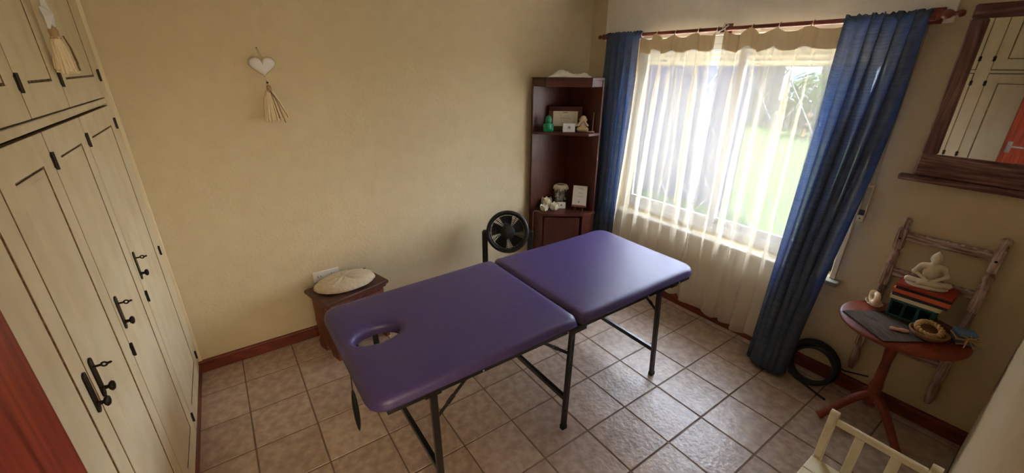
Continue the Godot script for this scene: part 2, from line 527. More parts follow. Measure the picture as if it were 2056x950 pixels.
func _ready() -> void:
	# ---- camera
	var cam := Camera3D.new()
	cam.name = "camera"
	cam.fov = 59.38
	cam.near = 0.02
	cam.far = 200.0
	cam.position = Vector3(-1.3255, 1.8446, 1.4474)
	cam.rotation = Vector3(-0.3890, -0.6141, 0.0066)
	add_child(cam)
	# ---- sky, sun, exposure
	var sky_m := ProceduralSkyMaterial.new()
	sky_m.sky_top_color = Color(0.82, 0.89, 0.98)
	sky_m.sky_horizon_color = Color(0.93, 0.95, 0.97)
	sky_m.ground_horizon_color = Color(0.72, 0.72, 0.68)
	sky_m.ground_bottom_color = Color(0.45, 0.45, 0.40)
	sky_m.sky_energy_multiplier = 1.0
	var sky := Sky.new()
	sky.sky_material = sky_m
	var env := Environment.new()
	env.background_mode = Environment.BG_SKY
	env.sky = sky
	env.background_energy_multiplier = 21.0
	env.tonemap_mode = Environment.TONE_MAPPER_LINEAR
	env.tonemap_exposure = 1.76
	env.sdfgi_enabled = true; env.ssao_enabled = true; env.ssil_enabled = true
	var we := WorldEnvironment.new()
	we.name = "environment"
	we.environment = env
	add_child(we)
	var sun := DirectionalLight3D.new()
	sun.name = "sun"
	sun.light_color = Color(1.0, 0.96, 0.88)
	sun.light_energy = 9.0
	sun.light_angular_distance = 0.6
	sun.shadow_enabled = true
	sun.sky_mode = DirectionalLight3D.SKY_MODE_LIGHT_ONLY
	add_child(sun)
	sun.look_at_from_position(Vector3.ZERO, Vector3(-0.20, -0.94, 0.28), Vector3.RIGHT)
	# added fill light, unseen behind the camera, standing for light from the hall
	var hall := AreaLight3D.new()
	hall.name = "hall_fill_light"
	hall.area_size = Vector2(1.5, 1.3)
	hall.light_color = Color(1.0, 0.91, 0.76)
	hall.light_energy = 2.6
	hall.shadow_enabled = true
	hall.area_range = 12.0
	add_child(hall)
	hall.look_at_from_position(Vector3(-1.15, 1.55, 3.02), Vector3(-1.15, 1.55, 0.0))

	make_materials()
	build_shell()
	build_outdoors()
	build_window()
	build_wardrobe()
	build_door()
	build_massage_table()
	build_curtains()
	build_corner_shelf()
	build_nightstand()
	build_fan()
	build_mirror()
	build_rack()
	build_round_table()
	build_child_chair()
	build_ornaments()
	build_small_fittings()

# ------------------------------------------------------------------ shell
func build_shell() -> void:
	# floor: a slab of grout with every tile laid on it
	var st := mb()
	box2(st, Vector3(XL - 0.1, -0.10, ZB - 0.12), Vector3(XW + 0.12, -0.004, 3.2), 0.0)
	var fl := struct("floor", st, M.grout, "beige stone-look ceramic tile floor laid square to the walls")
	var tile_meshes := {}
	var k := 0
	for i in range(-6, 6):
		for j in range(-5, 5):
			var x0: float = maxf(i * 0.3 + 0.0036, -1.80); var x1: float = minf(i * 0.3 + 0.3 - 0.0036, XW)
			var z0: float = maxf(j * 0.3 + 0.0036, ZB); var z1: float = minf(j * 0.3 + 0.3 - 0.0036, ZF + 0.12)
			if x1 - x0 < 0.02 or z1 - z0 < 0.02: continue
			var key := "%.3f %.3f" % [x1 - x0, z1 - z0]
			if not tile_meshes.has(key):
				st = mb()
				bx(st, Vector3.ZERO, Vector3(x1 - x0, 0.012, z1 - z0), 0.0025)
				st.generate_normals()
				tile_meshes[key] = st.commit()
			k = (i * 7 + j * 13 + i * j * 3 + 400) % 4
			var t := put("tile", tile_meshes[key], M["tile%d" % k], fl)
			t.position = Vector3((x0 + x1) * 0.5, -0.006 - 0.0006 * ((i * 5 + j * 3 + 90) % 3), (z0 + z1) * 0.5)
	# ceiling
	st = mb()
	box2(st, Vector3(XL - 0.1, YC, ZB - 0.12), Vector3(XW + 0.2, YC + 0.1, 3.2), 0.0)
	struct("ceiling", st, M.ceiling_paint, "plain white ceiling")
	# walls
	st = mb()
	box2(st, Vector3(XL - 0.1, -0.1, ZB - 0.12), Vector3(XW + 0.2, YC, ZB), 0.0)
	struct("wall_back", st, M.plaster, "plain tan plastered wall behind the massage table")
	st = mb()
	box2(st, Vector3(XL - 0.1, -0.1, ZB), Vector3(XL, YC, 3.2), 0.0)
	struct("wall_left", st, M.plaster, "tan wall behind the wardrobe")
	st = mb()
	var x0 := XW; var x1 := XW + 0.20
	box2(st, Vector3(x0, -0.1, ZB), Vector3(x1, YC, OZ0), 0.0)
	box2(st, Vector3(x0, -0.1, OZ1), Vector3(x1, YC, 3.2), 0.0)
	box2(st, Vector3(x0, -0.1, OZ0), Vector3(x1, OY0, OZ1), 0.0)
	box2(st, Vector3(x0, OY1, OZ0), Vector3(x1, YC, OZ1), 0.0)
	struct("wall_window", st, M.plaster, "tan plastered wall holding the curtained window")
	# wall with the doorway in which the picture was taken
	st = mb()
	box2(st, Vector3(-0.82, -0.1, ZF), Vector3(XW, YC, ZF + 0.12), 0.0)
	box2(st, Vector3(XL, -0.1, ZF), Vector3(-1.58, YC, ZF + 0.12), 0.0)
	box2(st, Vector3(-1.58, 2.06, ZF), Vector3(-0.82, YC, ZF + 0.12), 0.0)
	struct("wall_front", st, M.plaster, "tan plastered wall with the doorway, running to the window wall")
	# the end of the hall beyond the doorway
	st = mb()
	box2(st, Vector3(XL - 0.1, -0.1, 3.08), Vector3(XW + 0.2, YC, 3.2), 0.0)
	struct("wall_hall", st, M.white_paint, "white wall at the end of the hall")
	st = mb()
	box2(st, Vector3(-1.90, 0.90, 3.05), Vector3(-0.40, 2.20, 3.078), 0.004)  # added glowing pane, never in view, paired with the hall fill light
	struct("window_2", st, M.hall_fill_glow, "glowing pane added out of view in the hall as fill light")
	# baseboards
	var prof := PackedVector2Array([Vector2(0, 0), Vector2(0.020, 0), Vector2(0.020, 0.066), Vector2(0.014, 0.072), Vector2(0.012, 0.080), Vector2(0, 0.083)])
	st = mb()
	prism(st, prof, -1.76, XW, Transform3D(Basis(Vector3(0, 0, 1), Vector3.UP, Vector3.RIGHT), Vector3(0, 0, ZB)))
	struct("baseboard_back", st, M.red_wood, "dark red wooden skirting along the back wall")
	st = mb()
	prism(st, prof, ZB, ZF, Transform3D(Basis(Vector3(-1, 0, 0), Vector3.UP, Vector3(0, 0, 1)), Vector3(XW, 0, 0)))
	struct("baseboard_window", st, M.red_wood, "dark red wooden skirting under the window")
	st = mb()
	box2(st, Vector3(0.0, 0.0, 0.0), Vector3(0.024, 0.085, 2.9), 0.003)
	var bl := struct("baseboard_left", st, M.red_wood, "dark red wooden plinth along the foot of the wardrobe")
	bl.position = Vector3(-1.745, 0, -1.47); bl.rotation.y = -0.02

# ------------------------------------------------------------------ outdoors
func build_outdoors() -> void:
	var st := mb()
	box2(st, Vector3(XW + 0.20, -0.5, -14.0), Vector3(30.0, -0.30, 12.0), 0.0)
	var lawn := part("lawn", st, M.grass)
	tag(lawn, "sunlit green lawn outside the window", "lawn", "", "stuff")
	st = mb()
	box2(st, Vector3(XW + 0.20, -0.299, -14.0), Vector3(XW + 2.7, -0.24, 12.0), 0.01)  # widened below the view and kept pale to reflect light onto the ceiling
	tag(part("bounce_paving", st, M.path), "pale paving along the house, widened out of view to bounce daylight indoors", "paving")
	# the neighbour's white wall on the left of the view
	var w := thing("garden_wall", "white garden wall outside, seen through the sheer curtains", "wall", Vector3(5.2, -0.3, -4.4))
	st = mb()
	box2(st, Vector3(-0.1, 0, -5.0), Vector3(0.1, 2.42, 2.6), 0.01)
	part("wall_body", st, M.garden_wall, w)
	st = mb()
	box2(st, Vector3(-0.14, 2.42, -5.04), Vector3(0.14, 2.48, 2.64), 0.01)
	part("coping", st, M.far_wall, w)
	# a low house far behind the lawn
	var h := thing("neighbour_house", "pale low house beyond the lawn outside", "house", Vector3(17.0, -0.3, -6.5))
	st = mb()
	box2(st, Vector3(0, 0, -4.0), Vector3(5.0, 3.0, 5.0), 0.0)
	part("house_wall", st, M.far_wall, h)
	st = mb()
	prism(st, PackedVector2Array([Vector2(-0.5, 3.0), Vector2(5.5, 3.0), Vector2(2.5, 4.4)]), -4.4, 5.4)
	part("roof", st, M.roof_tile, h)
	for z in [-2.4, 0.6, 3.4]:
		st = mb()
		box2(st, Vector3(-0.04, 1.0, z - 0.6), Vector3(0.05, 2.2, z + 0.6), 0.01)
		var wn := part("window", st, M.aluminium, h)
		st = mb()
		box2(st, Vector3(-0.06, 1.08, z - 0.52), Vector3(-0.03, 2.12, z + 0.52), 0.0)
		part("pane", st, M.far_glass, wn)
	# shrubs in front of the house
	var rng := RandomNumberGenerator.new(); rng.seed = 7
	var names := ["round green shrub at the far house's left window", "large green shrub in front of the far house", "small low green shrub at the far house's right window"]
	var spots := [Vector3(15.2, -0.298, -8.2), Vector3(15.0, -0.298, -4.6), Vector3(15.2, -0.29, -1.8)]
	for i in 3:
		var s := thing("shrub", names[i], "shrub", spots[i], 0.0, "shrubs on the lawn")
		st = mb()
		var R: float = [0.9, 1.0, 0.45][i]
		for k in 420:
			var d := Vector3(rng.randfn(), rng.randfn(), rng.randfn()).normalized()
			var c := Vector3(0, R * 1.12, 0) + d * R * (0.75 + 0.25 * rng.randf())
			var u := d.cross(Vector3(rng.randf() - 0.5, rng.randf(), rng.randf() - 0.5)).normalized() * R * 0.13
			var v := d.cross(u).normalized() * R * 0.08
			st.set_smooth_group(-1)
			quad(st, c - u, c - v, c + u, c + v)
		part("foliage", st, M.leaf, s)
		st = mb()
		tube(st, [Vector3.ZERO, Vector3(0.02, R * 0.9, 0)], [0.05, 0.03], 6)
		part("stem", st, M.twine_dark, s)

# ------------------------------------------------------------------ window
func build_window() -> void:
	var st := mb()
	# casing on the room side, frame with two sashes
	var win := Node3D.new()
	win.name = "window_1"
	add_child(win)
	tag(win, "wide sliding window in a white frame behind the curtains", "", "", "structure")
	st = mb()
	var xo := XW + 0.09
	box2(st, Vector3(xo, OY0, OZ0), Vector3(xo + 0.06, OY0 + 0.07, OZ1), 0.003)
	box2(st, Vector3(xo, OY1 - 0.05, OZ0), Vector3(xo + 0.06, OY1, OZ1), 0.003)
	box2(st, Vector3(xo, OY0, OZ0), Vector3(xo + 0.06, OY1, OZ0 + 0.045), 0.003)
	box2(st, Vector3(xo, OY0, OZ1 - 0.045), Vector3(xo + 0.06, OY1, OZ1), 0.003)
	part("frame", st, M.aluminium, win)
	var zm := (OZ0 + OZ1) * 0.5
	for k in 2:
		var z0: float = OZ0 + 0.045 if k == 0 else zm - 0.025
		var z1: float = zm + 0.025 if k == 0 else OZ1 - 0.045
		var xs := xo + 0.006 + 0.026 * k
		st = mb()
		box2(st, Vector3(xs, OY0 + 0.07, z0), Vector3(xs + 0.022, OY0 + 0.115, z1), 0.002)
		box2(st, Vector3(xs, OY1 - 0.09, z0), Vector3(xs + 0.022, OY1 - 0.05, z1), 0.002)
		box2(st, Vector3(xs, OY0 + 0.115, z0), Vector3(xs + 0.022, OY1 - 0.09, z0 + 0.045), 0.002)
		box2(st, Vector3(xs, OY0 + 0.115, z1 - 0.045), Vector3(xs + 0.022, OY1 - 0.09, z1), 0.002)
		var sash := part("sash", st, M.aluminium, win)
		st = mb()
		box2(st, Vector3(xs + 0.009, OY0 + 0.115, z0 + 0.045), Vector3(xs + 0.012, OY1 - 0.09, z1 - 0.045), 0.0)
		part("pane", st, M.pane, sash)
	# wooden-painted casing and stone sill in the room
	st = mb()
	box2(st, Vector3(XW - 0.012, OY0, OZ1), Vector3(XW, OY1, OZ1 + 0.03), 0.003)
	box2(st, Vector3(XW - 0.012, OY0, OZ0 - 0.03), Vector3(XW, OY1, OZ0), 0.003)
	struct("trim_1", st, M.plaster, "narrow painted casing at the window's sides")
	st = mb()
	box2(st, Vector3(XW - 0.06, OY0 - 0.03, OZ0 - 0.06), Vector3(XW + 0.09, OY0, OZ1 + 0.06), 0.004)
	struct("trim_2", st, M.stone_sill, "pale stone window sill behind the curtains")
	st = mb()
	box2(st, Vector3(XW + 0.15, OY0 - 0.04, OZ0 - 0.02), Vector3(XW + 0.30, OY0 + 0.01, OZ1 + 0.02), 0.004)
	struct("trim_3", st, M.stone_sill, "pale stone ledge outside the window")
	# white roller shutter box above the window
	st = mb()
	box2(st, Vector3(XW - 0.018, 2.045, -1.285), Vector3(XW, YC, 0.860), 0.003)
	struct("trim_4", st, M.white_paint, "white painted roller shutter cover above the curtain rod")
	# eave over the window
	st = mb()
	box2(st, Vector3(XW + 0.20, 2.52, -3.0), Vector3(XW + 0.62, 2.62, 2.6), 0.01)
	struct("trim_5", st, M.far_wall, "roof eave outside above the window")
	# half lowered roller shutter
	var sh := thing("roller_shutter", "cream slatted roller shutter lowered a little outside the window", "shutter", Vector3(XW + 0.175, 1.86, (OZ0 + OZ1) * 0.5))
	var slat := mb()
	var W := OZ1 - OZ0 - 0.03
	prism(slat, PackedVector2Array([Vector2(-0.004, 0.0), Vector2(0.004, 0.0), Vector2(0.007, 0.012), Vector2(0.004, 0.030), Vector2(-0.004, 0.030), Vector2(-0.001, 0.014)]), -W * 0.5, W * 0.5)
	slat.generate_normals()
	var sm := slat.commit()
	for k in 6:
		var o := put("slat", sm, M.shutter_slat, sh)
		o.position = Vector3(0, k * 0.0335, 0)
	# window grille: a lattice of flat bars with scrolls at the side
	var g := thing("window_grille", "white iron lattice grille outside the window panes", "grille", Vector3(XW + 0.245, OY0, 0))
	var gz0 := OZ0 + 0.02; var gz1 := OZ1 - 0.02; var gh := OY1 - OY0 - 0.06
	st = mb()
	bar(st, Vector3(0, 0.02, gz0), Vector3(0, 0.02, gz1), 0.012, 0.02)
	bar(st, Vector3(0, gh, gz0), Vector3(0, gh, gz1), 0.012, 0.02)
	for z in [gz0, gz0 + 0.24, gz1 - 0.24, gz1]:
		bar(st, Vector3(0, 0.0, z), Vector3(0, gh, z), 0.014, 0.014)
	part("grille_frame", st, M.iron_white, g)
	var a0 := gz0 + 0.24; var a1 := gz1 - 0.24
	var run := gh / 1.55
	var z := a0 - run
	while z < a1:
		for s in [1, -1]:
			# a slanting bar clipped to the lattice field
			var p := Vector2(z, 0.0); var q := Vector2(z + run, gh)
			if p.x < a0: p = p.lerp(q, (a0 - p.x) / (q.x - p.x))
			if q.x > a1: q = p.lerp(q, (a1 - p.x) / (q.x - p.x))
			if q.x - p.x < 0.05: continue
			if s < 0:
				p.x = a0 + a1 - p.x; q.x = a0 + a1 - q.x
			st = mb()
			bar(st, Vector3(0.006 * s, p.y, p.x), Vector3(0.006 * s, q.y, q.x), 0.005, 0.014, 0.001, Vector3.RIGHT)
			part("lattice_bar", st, M.iron_white, g)
		z += 0.235
	for side in [gz0 + 0.12, gz1 - 0.12]:
		for c in [0.35, 0.95]:
			for s in [1, -1]:
				for up in [1, -1]:
					st = mb()
					var pts := []
					for i in 22:
						var t := i / 21.0
						var ang := t * TAU * 1.25
						var r := lerpf(0.055, 0.014, t)
						pts.append(Vector3(0, c + up * (0.09 - cos(ang) * r * 0.9), side + s * (0.055 - r * sin(ang) * 0.9) * 0.9))
					tube(st, pts, 0.005, 5)
					part("scroll", st, M.iron_white, g)

# ------------------------------------------------------------------ wardrobe
func door_leaf(parent: Node3D, y0: float, y1: float, z0: float, z1: float, hinge_low: bool, hinges: Array, handle: int) -> void:
	# a panelled door in the wardrobe's own axes: x out of the front, z along it. handle: 0 none, 1 knob, 2 knob and key
	var t := 0.020
	var g := 0.0050
	y0 += g; y1 -= g; z0 += g; z1 -= g
	var s := 0.078
	# painted face of the frame; the edges behind it are coloured brown as seam shade
	var fr := [[y0, y1, z0, z0 + s], [y0, y1, z1 - s, z1], [y1 - s * 1.05, y1, z0 + s, z1 - s], [y0, y0 + s * 1.15, z0 + s, z1 - s]]
	var st := mb()
	for b in fr: box2(st, Vector3(t - 0.0022, b[0], b[2]), Vector3(t, b[1], b[3]), 0.0012)
	var d := part("door", st, M.cream_paint, parent)
	var pa := Vector2(z0 + s + 0.0075, y0 + s * 1.15 + 0.0075); var pb := Vector2(z1 - s - 0.0075, y1 - s * 1.05 - 0.0075)
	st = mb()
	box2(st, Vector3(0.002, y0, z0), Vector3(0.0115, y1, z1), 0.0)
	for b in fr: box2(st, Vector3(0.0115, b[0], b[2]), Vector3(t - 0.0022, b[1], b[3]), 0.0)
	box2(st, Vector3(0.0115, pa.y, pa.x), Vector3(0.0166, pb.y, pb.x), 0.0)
	part("core", st, M.groove_glaze_seam_shade, d, "brown grime in the grooves and painted shade on the door edges")
	# fielded panel: a sloping margin round the raised field
	st = mb()
	st.set_smooth_group(-1)
	var rings := [[0.0, 0.0166], [0.0006, 0.0174], [0.014, 0.0184], [0.016, 0.0192]]
	for i in rings.size() - 1:
		var e0: float = rings[i][0]; var e1: float = rings[i + 1][0]
		var h0: float = rings[i][1]; var h1: float = rings[i + 1][1]
		var A := [Vector3(h0, pa.y + e0, pa.x + e0), Vector3(h0, pb.y - e0, pa.x + e0), Vector3(h0, pb.y - e0, pb.x - e0), Vector3(h0, pa.y + e0, pb.x - e0)]
		var B := [Vector3(h1, pa.y + e1, pa.x + e1), Vector3(h1, pb.y - e1, pa.x + e1), Vector3(h1, pb.y - e1, pb.x - e1), Vector3(h1, pa.y + e1, pb.x - e1)]
		for k in 4:
			oquad(st, A[k], A[(k + 1) % 4], B[(k + 1) % 4], B[k], Vector3(-5, (pa.y + pb.y) * 0.5, (pa.x + pb.x) * 0.5))
	var e := 0.016
	var hx := 0.0192
	oquad(st, Vector3(hx, pa.y + e, pa.x + e), Vector3(hx, pb.y - e, pa.x + e), Vector3(hx, pb.y - e, pb.x - e), Vector3(hx, pa.y + e, pb.x - e), Vector3(-5, 1, 0))
	part("panel", st, M.cream_paint, d)
	# hinges
	var hz := z0 - g if hinge_low else z1 + g
	for y in hinges:
		st = mb()
		for q in [-1, 1]:
			prism(st, PackedVector2Array([Vector2(0, -0.024), Vector2(q * 0.012, -0.018), Vector2(q * 0.010, 0.0), Vector2(q * 0.012, 0.018), Vector2(0, 0.024)]), 0.0195, 0.0225, Transform3D(Basis(Vector3(0, 0, 1), Vector3.UP, Vector3(1, 0, 0)), Vector3(0, y, hz)))
		tube(st, [Vector3(0.024, y - 0.026, hz), Vector3(0.024, y + 0.026, hz)], 0.0045, 8)
		part("hinge", st, M.bronze, d, "dark bronze hinge")
	if handle == 0: return
	var kz := (z1 - 0.030) if hinge_low else (z0 + 0.030)
	var ky := 1.035
	st = mb()
	var pl := PackedVector2Array()
	for i in 9:
		var a := PI * i / 8.0
		pl.append(Vector2(cos(a) * 0.013, 0.052 + sin(a) * 0.013))
	for i in 9:
		var a := PI + PI * i / 8.0
		pl.append(Vector2(cos(a) * 0.013, -0.052 + sin(a) * 0.013))
	prism(st, pl, t, t + 0.004, Transform3D(Basis(Vector3(0, 0, -1), Vector3.UP, Vector3(1, 0, 0)), Vector3(0, ky, kz)))
	var hp := part("handle_plate", st, M.bronze, d, "dark bronze handle plate")
	st = mb()
	lathe(st, [Vector2(0.009, 0.0), Vector2(0.006, 0.004), Vector2(0.005, 0.012), Vector2(0.011, 0.015), Vector2(0.015, 0.020), Vector2(0.012, 0.025), Vector2(0.006, 0.027), Vector2(0, 0.0275)], 16, Transform3D(Basis(Vector3(0, 0, 1), Vector3(1, 0, 0), Vector3(0, 1, 0)), Vector3(t + 0.003, ky - 0.038, kz)))
	part("knob", st, M.bronze, hp)
	if handle < 2: return
	st = mb()
	tube(st, [Vector3(t, ky + 0.036, kz), Vector3(t + 0.020, ky + 0.036, kz)], 0.0035, 8)
	tube(st, arc(Vector3(t + 0.026, ky + 0.036, kz), Vector3(1, 0, 0), Vector3(0, 1, 0), 0.006, 0, TAU * 15 / 16.0, 15), 0.0028, 6, true)
	bar(st, Vector3(t + 0.032, ky + 0.036, kz), Vector3(t + 0.043, ky + 0.038, kz), 0.005, 0.007)
	part("key", st, M.bronze, hp)

func build_wardrobe() -> void:
	var w := thing("wardrobe", "built-in cream wardrobe with panelled doors and dark bronze handles along the wall", "wardrobe", Vector3(-1.731, 0, -1.469), -0.02)
	var L := 2.60
	# carcass: back, ends, shelf behind the doors; the face frame shows between the doors
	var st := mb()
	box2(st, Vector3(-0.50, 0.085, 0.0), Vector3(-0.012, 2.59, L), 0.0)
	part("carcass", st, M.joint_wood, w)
	st = mb()
	var f0 := -0.012; var f1 := 0.002
	box2(st, Vector3(f0, 0.085, 0.0), Vector3(f1, 0.112, L), 0.001)
	box2(st, Vector3(f0, 1.668, 0.0), Vector3(f1 + 0.013, 1.694, L), 0.002)
	box2(st, Vector3(f0, 2.55, 0.0), Vector3(f1, 2.59, L), 0.001)
	box2(st, Vector3(f0, 0.112, 0.0), Vector3(f1 + 0.014, 2.55, 0.112), 0.002)
	box2(st, Vector3(f0, 0.112, 1.952), Vector3(f1 + 0.014, 2.55, 2.048), 0.002)
	box2(st, Vector3(f0, 0.112, 2.49), Vector3(f1 + 0.014, 2.55, L), 0.002)
	part("face_frame", st, M.cream_paint, w)
	# a slim cover strip against the wall
	st = mb()
	box2(st, Vector3(0.0, 0.085, 0.0), Vector3(0.030, 2.59, 0.016), 0.004)
	part("cover_strip", st, M.cream_paint, w)
	var low := [[0.112, 0.697, true, 2], [0.697, 1.141, true, 2], [1.141, 1.536, true, 2], [1.536, 1.952, false, 1], [2.048, 2.49, true, 1]]
	for d in low: door_leaf(w, 0.112, 1.666, d[0], d[1], d[2], [0.20, 0.90, 1.578], d[3])
	var high := [[0.112, 0.757, true], [0.757, 1.168, true], [1.168, 1.545, true], [1.545, 1.952, false], [2.048, 2.49, true]]
	for d in high: door_leaf(w, 1.696, 2.545, d[0], d[1], d[2], [1.795, 2.44], 0)

# ------------------------------------------------------------------ door leaf standing open beside the camera
func build_door() -> void:
	var st := mb()
	var d := Node3D.new()
	d.name = "door_1"
	add_child(d)
	tag(d, "red-brown wooden door standing open against the wardrobe", "", "", "structure")
	d.position = Vector3(-1.575, 0.0, 1.48)
	d.rotation.y = deg_to_rad(-2.5)
	box2(st, Vector3(-0.018, 0.012, -0.60), Vector3(0.018, 2.04, 0.0), 0.003)
	part("leaf", st, M.door_wood, d)
	for s in [-1, 1]:
		st = mb()
		box2(st, Vector3(0.018 if s > 0 else -0.021, 1.00, -0.572), Vector3(0.021 if s > 0 else -0.018, 1.10, -0.543), 0.001)
		var p := part("handle_plate", st, M.steel, d)
		st = mb()
		tube(st, [Vector3(s * 0.020, 1.06, -0.557), Vector3(s * 0.050, 1.06, -0.557), Vector3(s * 0.056, 1.06, -0.55), Vector3(s * 0.056, 1.058, -0.45)], 0.008, 8)
		part("lever", st, M.steel, p)
	# door frame round the opening
	st = mb()
	for x in [-1.58, -0.85]:
		box2(st, Vector3(x, 0, ZF - 0.0), Vector3(x + 0.03, 2.06, ZF + 0.125), 0.003)
	box2(st, Vector3(-1.58, 2.03, ZF), Vector3(-0.82, 2.06, ZF + 0.125), 0.003)
	struct("trim_6", st, M.door_wood, "red-brown wooden frame of the doorway")

# ------------------------------------------------------------------ massage table
func cushion(x0: float, x1: float, z0: float, z1: float, y0: float, y1: float, hole: Array, flat_side: int) -> SurfaceTool:
	# rings between an inner loop (the face hole or the middle) and a rounded rectangle
	var st := mb()
	var N := 144
	var rings := 26
	var cx := (x0 + x1) * 0.5; var cz := (z0 + z1) * 0.5
	var ic := Vector2(hole[0], hole[1]) if hole.size() else Vector2(cx, cz)
	var outer := []; var inner := []
	var wr := noise(77, 9.0, 3)
	for k in N:
		var a := TAU * k / N
		var d := Vector2(cos(a), sin(a))
		# the ray from the inner centre to the rectangle
		var t := 1e9
		if d.x > 1e-6: t = minf(t, (x1 - ic.x) / d.x)
		if d.x < -1e-6: t = minf(t, (x0 - ic.x) / d.x)
		if d.y > 1e-6: t = minf(t, (z1 - ic.y) / d.y)
		if d.y < -1e-6: t = minf(t, (z0 - ic.y) / d.y)
		var p := ic + d * t
		# round the corners; those at the fold are nearly square
		for sx in [-1, 1]:
			for sz in [-1, 1]:
				var r := 0.075 if sx != flat_side else 0.022
				var c := Vector2((x0 + r) if sx < 0 else (x1 - r), (z0 + r) if sz < 0 else (z1 - r))
				if (p.x - c.x) * sx > 0 and (p.y - c.y) * sz > 0:
					p = c + (p - c).normalized() * minf((p - c).length(), r)
		outer.append(p)
		inner.append(ic + Vector2(cos(a) * hole[2], sin(a) * hole[3]) if hole.size() else ic)
	var pts := []
	var R := 0.030   # rounding at the rim
	for i in rings + 1:
		var row := []
		for k in N:
			var o: Vector2 = outer[k]; var q: Vector2 = inner[k]
			var len := (o - q).length()
			var f := float(i) / rings
			# distances measured from both edges, denser at the rims
			var s := (1.0 - cos(f * PI)) * 0.5
			var p := q.lerp(o, s)
			var de := (1.0 - s) * len
			var y := y1
			if de < R: y -= R * (1.0 - sqrt(maxf(0.0, 1.0 - pow(1.0 - de / R, 2.0))))
			y -= 0.010 * exp(-de / 0.05)
			if hole.size():
				var di := s * len
				if di < 0.024: y -= 0.024 * (1.0 - sqrt(maxf(0.0, 1.0 - pow(1.0 - di / 0.024, 2.0))))
				y -= 0.012 * exp(-di / 0.05)
			# gathers where the vinyl is pulled round the corners at the fold
			var fx := x1 if flat_side > 0 else x0
			for zc in [z0, z1]:
				var r2 := Vector2(p.x - fx, p.y - zc)
				var rr := r2.length()
				if rr < 0.20 and rr > 0.004:
					var an := atan2(r2.y, r2.x)
					y += 0.0028 * sin(an * 19.0) * exp(-pow((rr - 0.055) / 0.045, 2.0))
			row.append(Vector3(p.x, y, p.y))
		pts.append(row)
	st.set_smooth_group(0)
	for i in rings:
		for k in N:
			var k2 := (k + 1) % N
			if i == 0 and not hole.size(): tri(st, pts[0][0], pts[1][k2], pts[1][k])
			else: quad(st, pts[i][k], pts[i][k2], pts[i + 1][k2], pts[i + 1][k])
	# sides down to the frame, pulled in at the bottom
	var side := [[0.004, 0.35], [0.003, 0.7], [-0.012, 1.0]]
	var prev: Array = pts[rings]
	var ytop: float = y1 - R - 0.010
	var c2 := Vector2(cx, cz)
	for sd in side:
		var row := []
		for k in N:
			var o: Vector2 = outer[k]
			var n := (o - c2).normalized()
			var pp: Vector2 = o + n * (sd[0] as float)
			row.append(Vector3(pp.x, lerpf(ytop, y0, sd[1]), pp.y))
		for k in N:
			var k2 := (k + 1) % N
			quad(st, prev[k], prev[k2], row[k2], row[k])
		prev = row
	st.set_smooth_group(-1)
	if hole.size():
		var low := []
		for k in N:
			var q: Vector2 = inner[k]
			low.append(Vector3(q.x, y0, q.y))
		st.set_smooth_group(0)
		for k in N:
			var k2 := (k + 1) % N
			quad(st, low[k], low[k2], pts[0][k2], pts[0][k])
		st.set_smooth_group(-1)
		for k in N:
			var k2 := (k + 1) % N
			quad(st, prev[k], prev[k2], low[k2], low[k])
	else:
		for k in N:
			tri(st, prev[k], prev[(k + 1) % N], Vector3(cx, y0, cz))
	return st

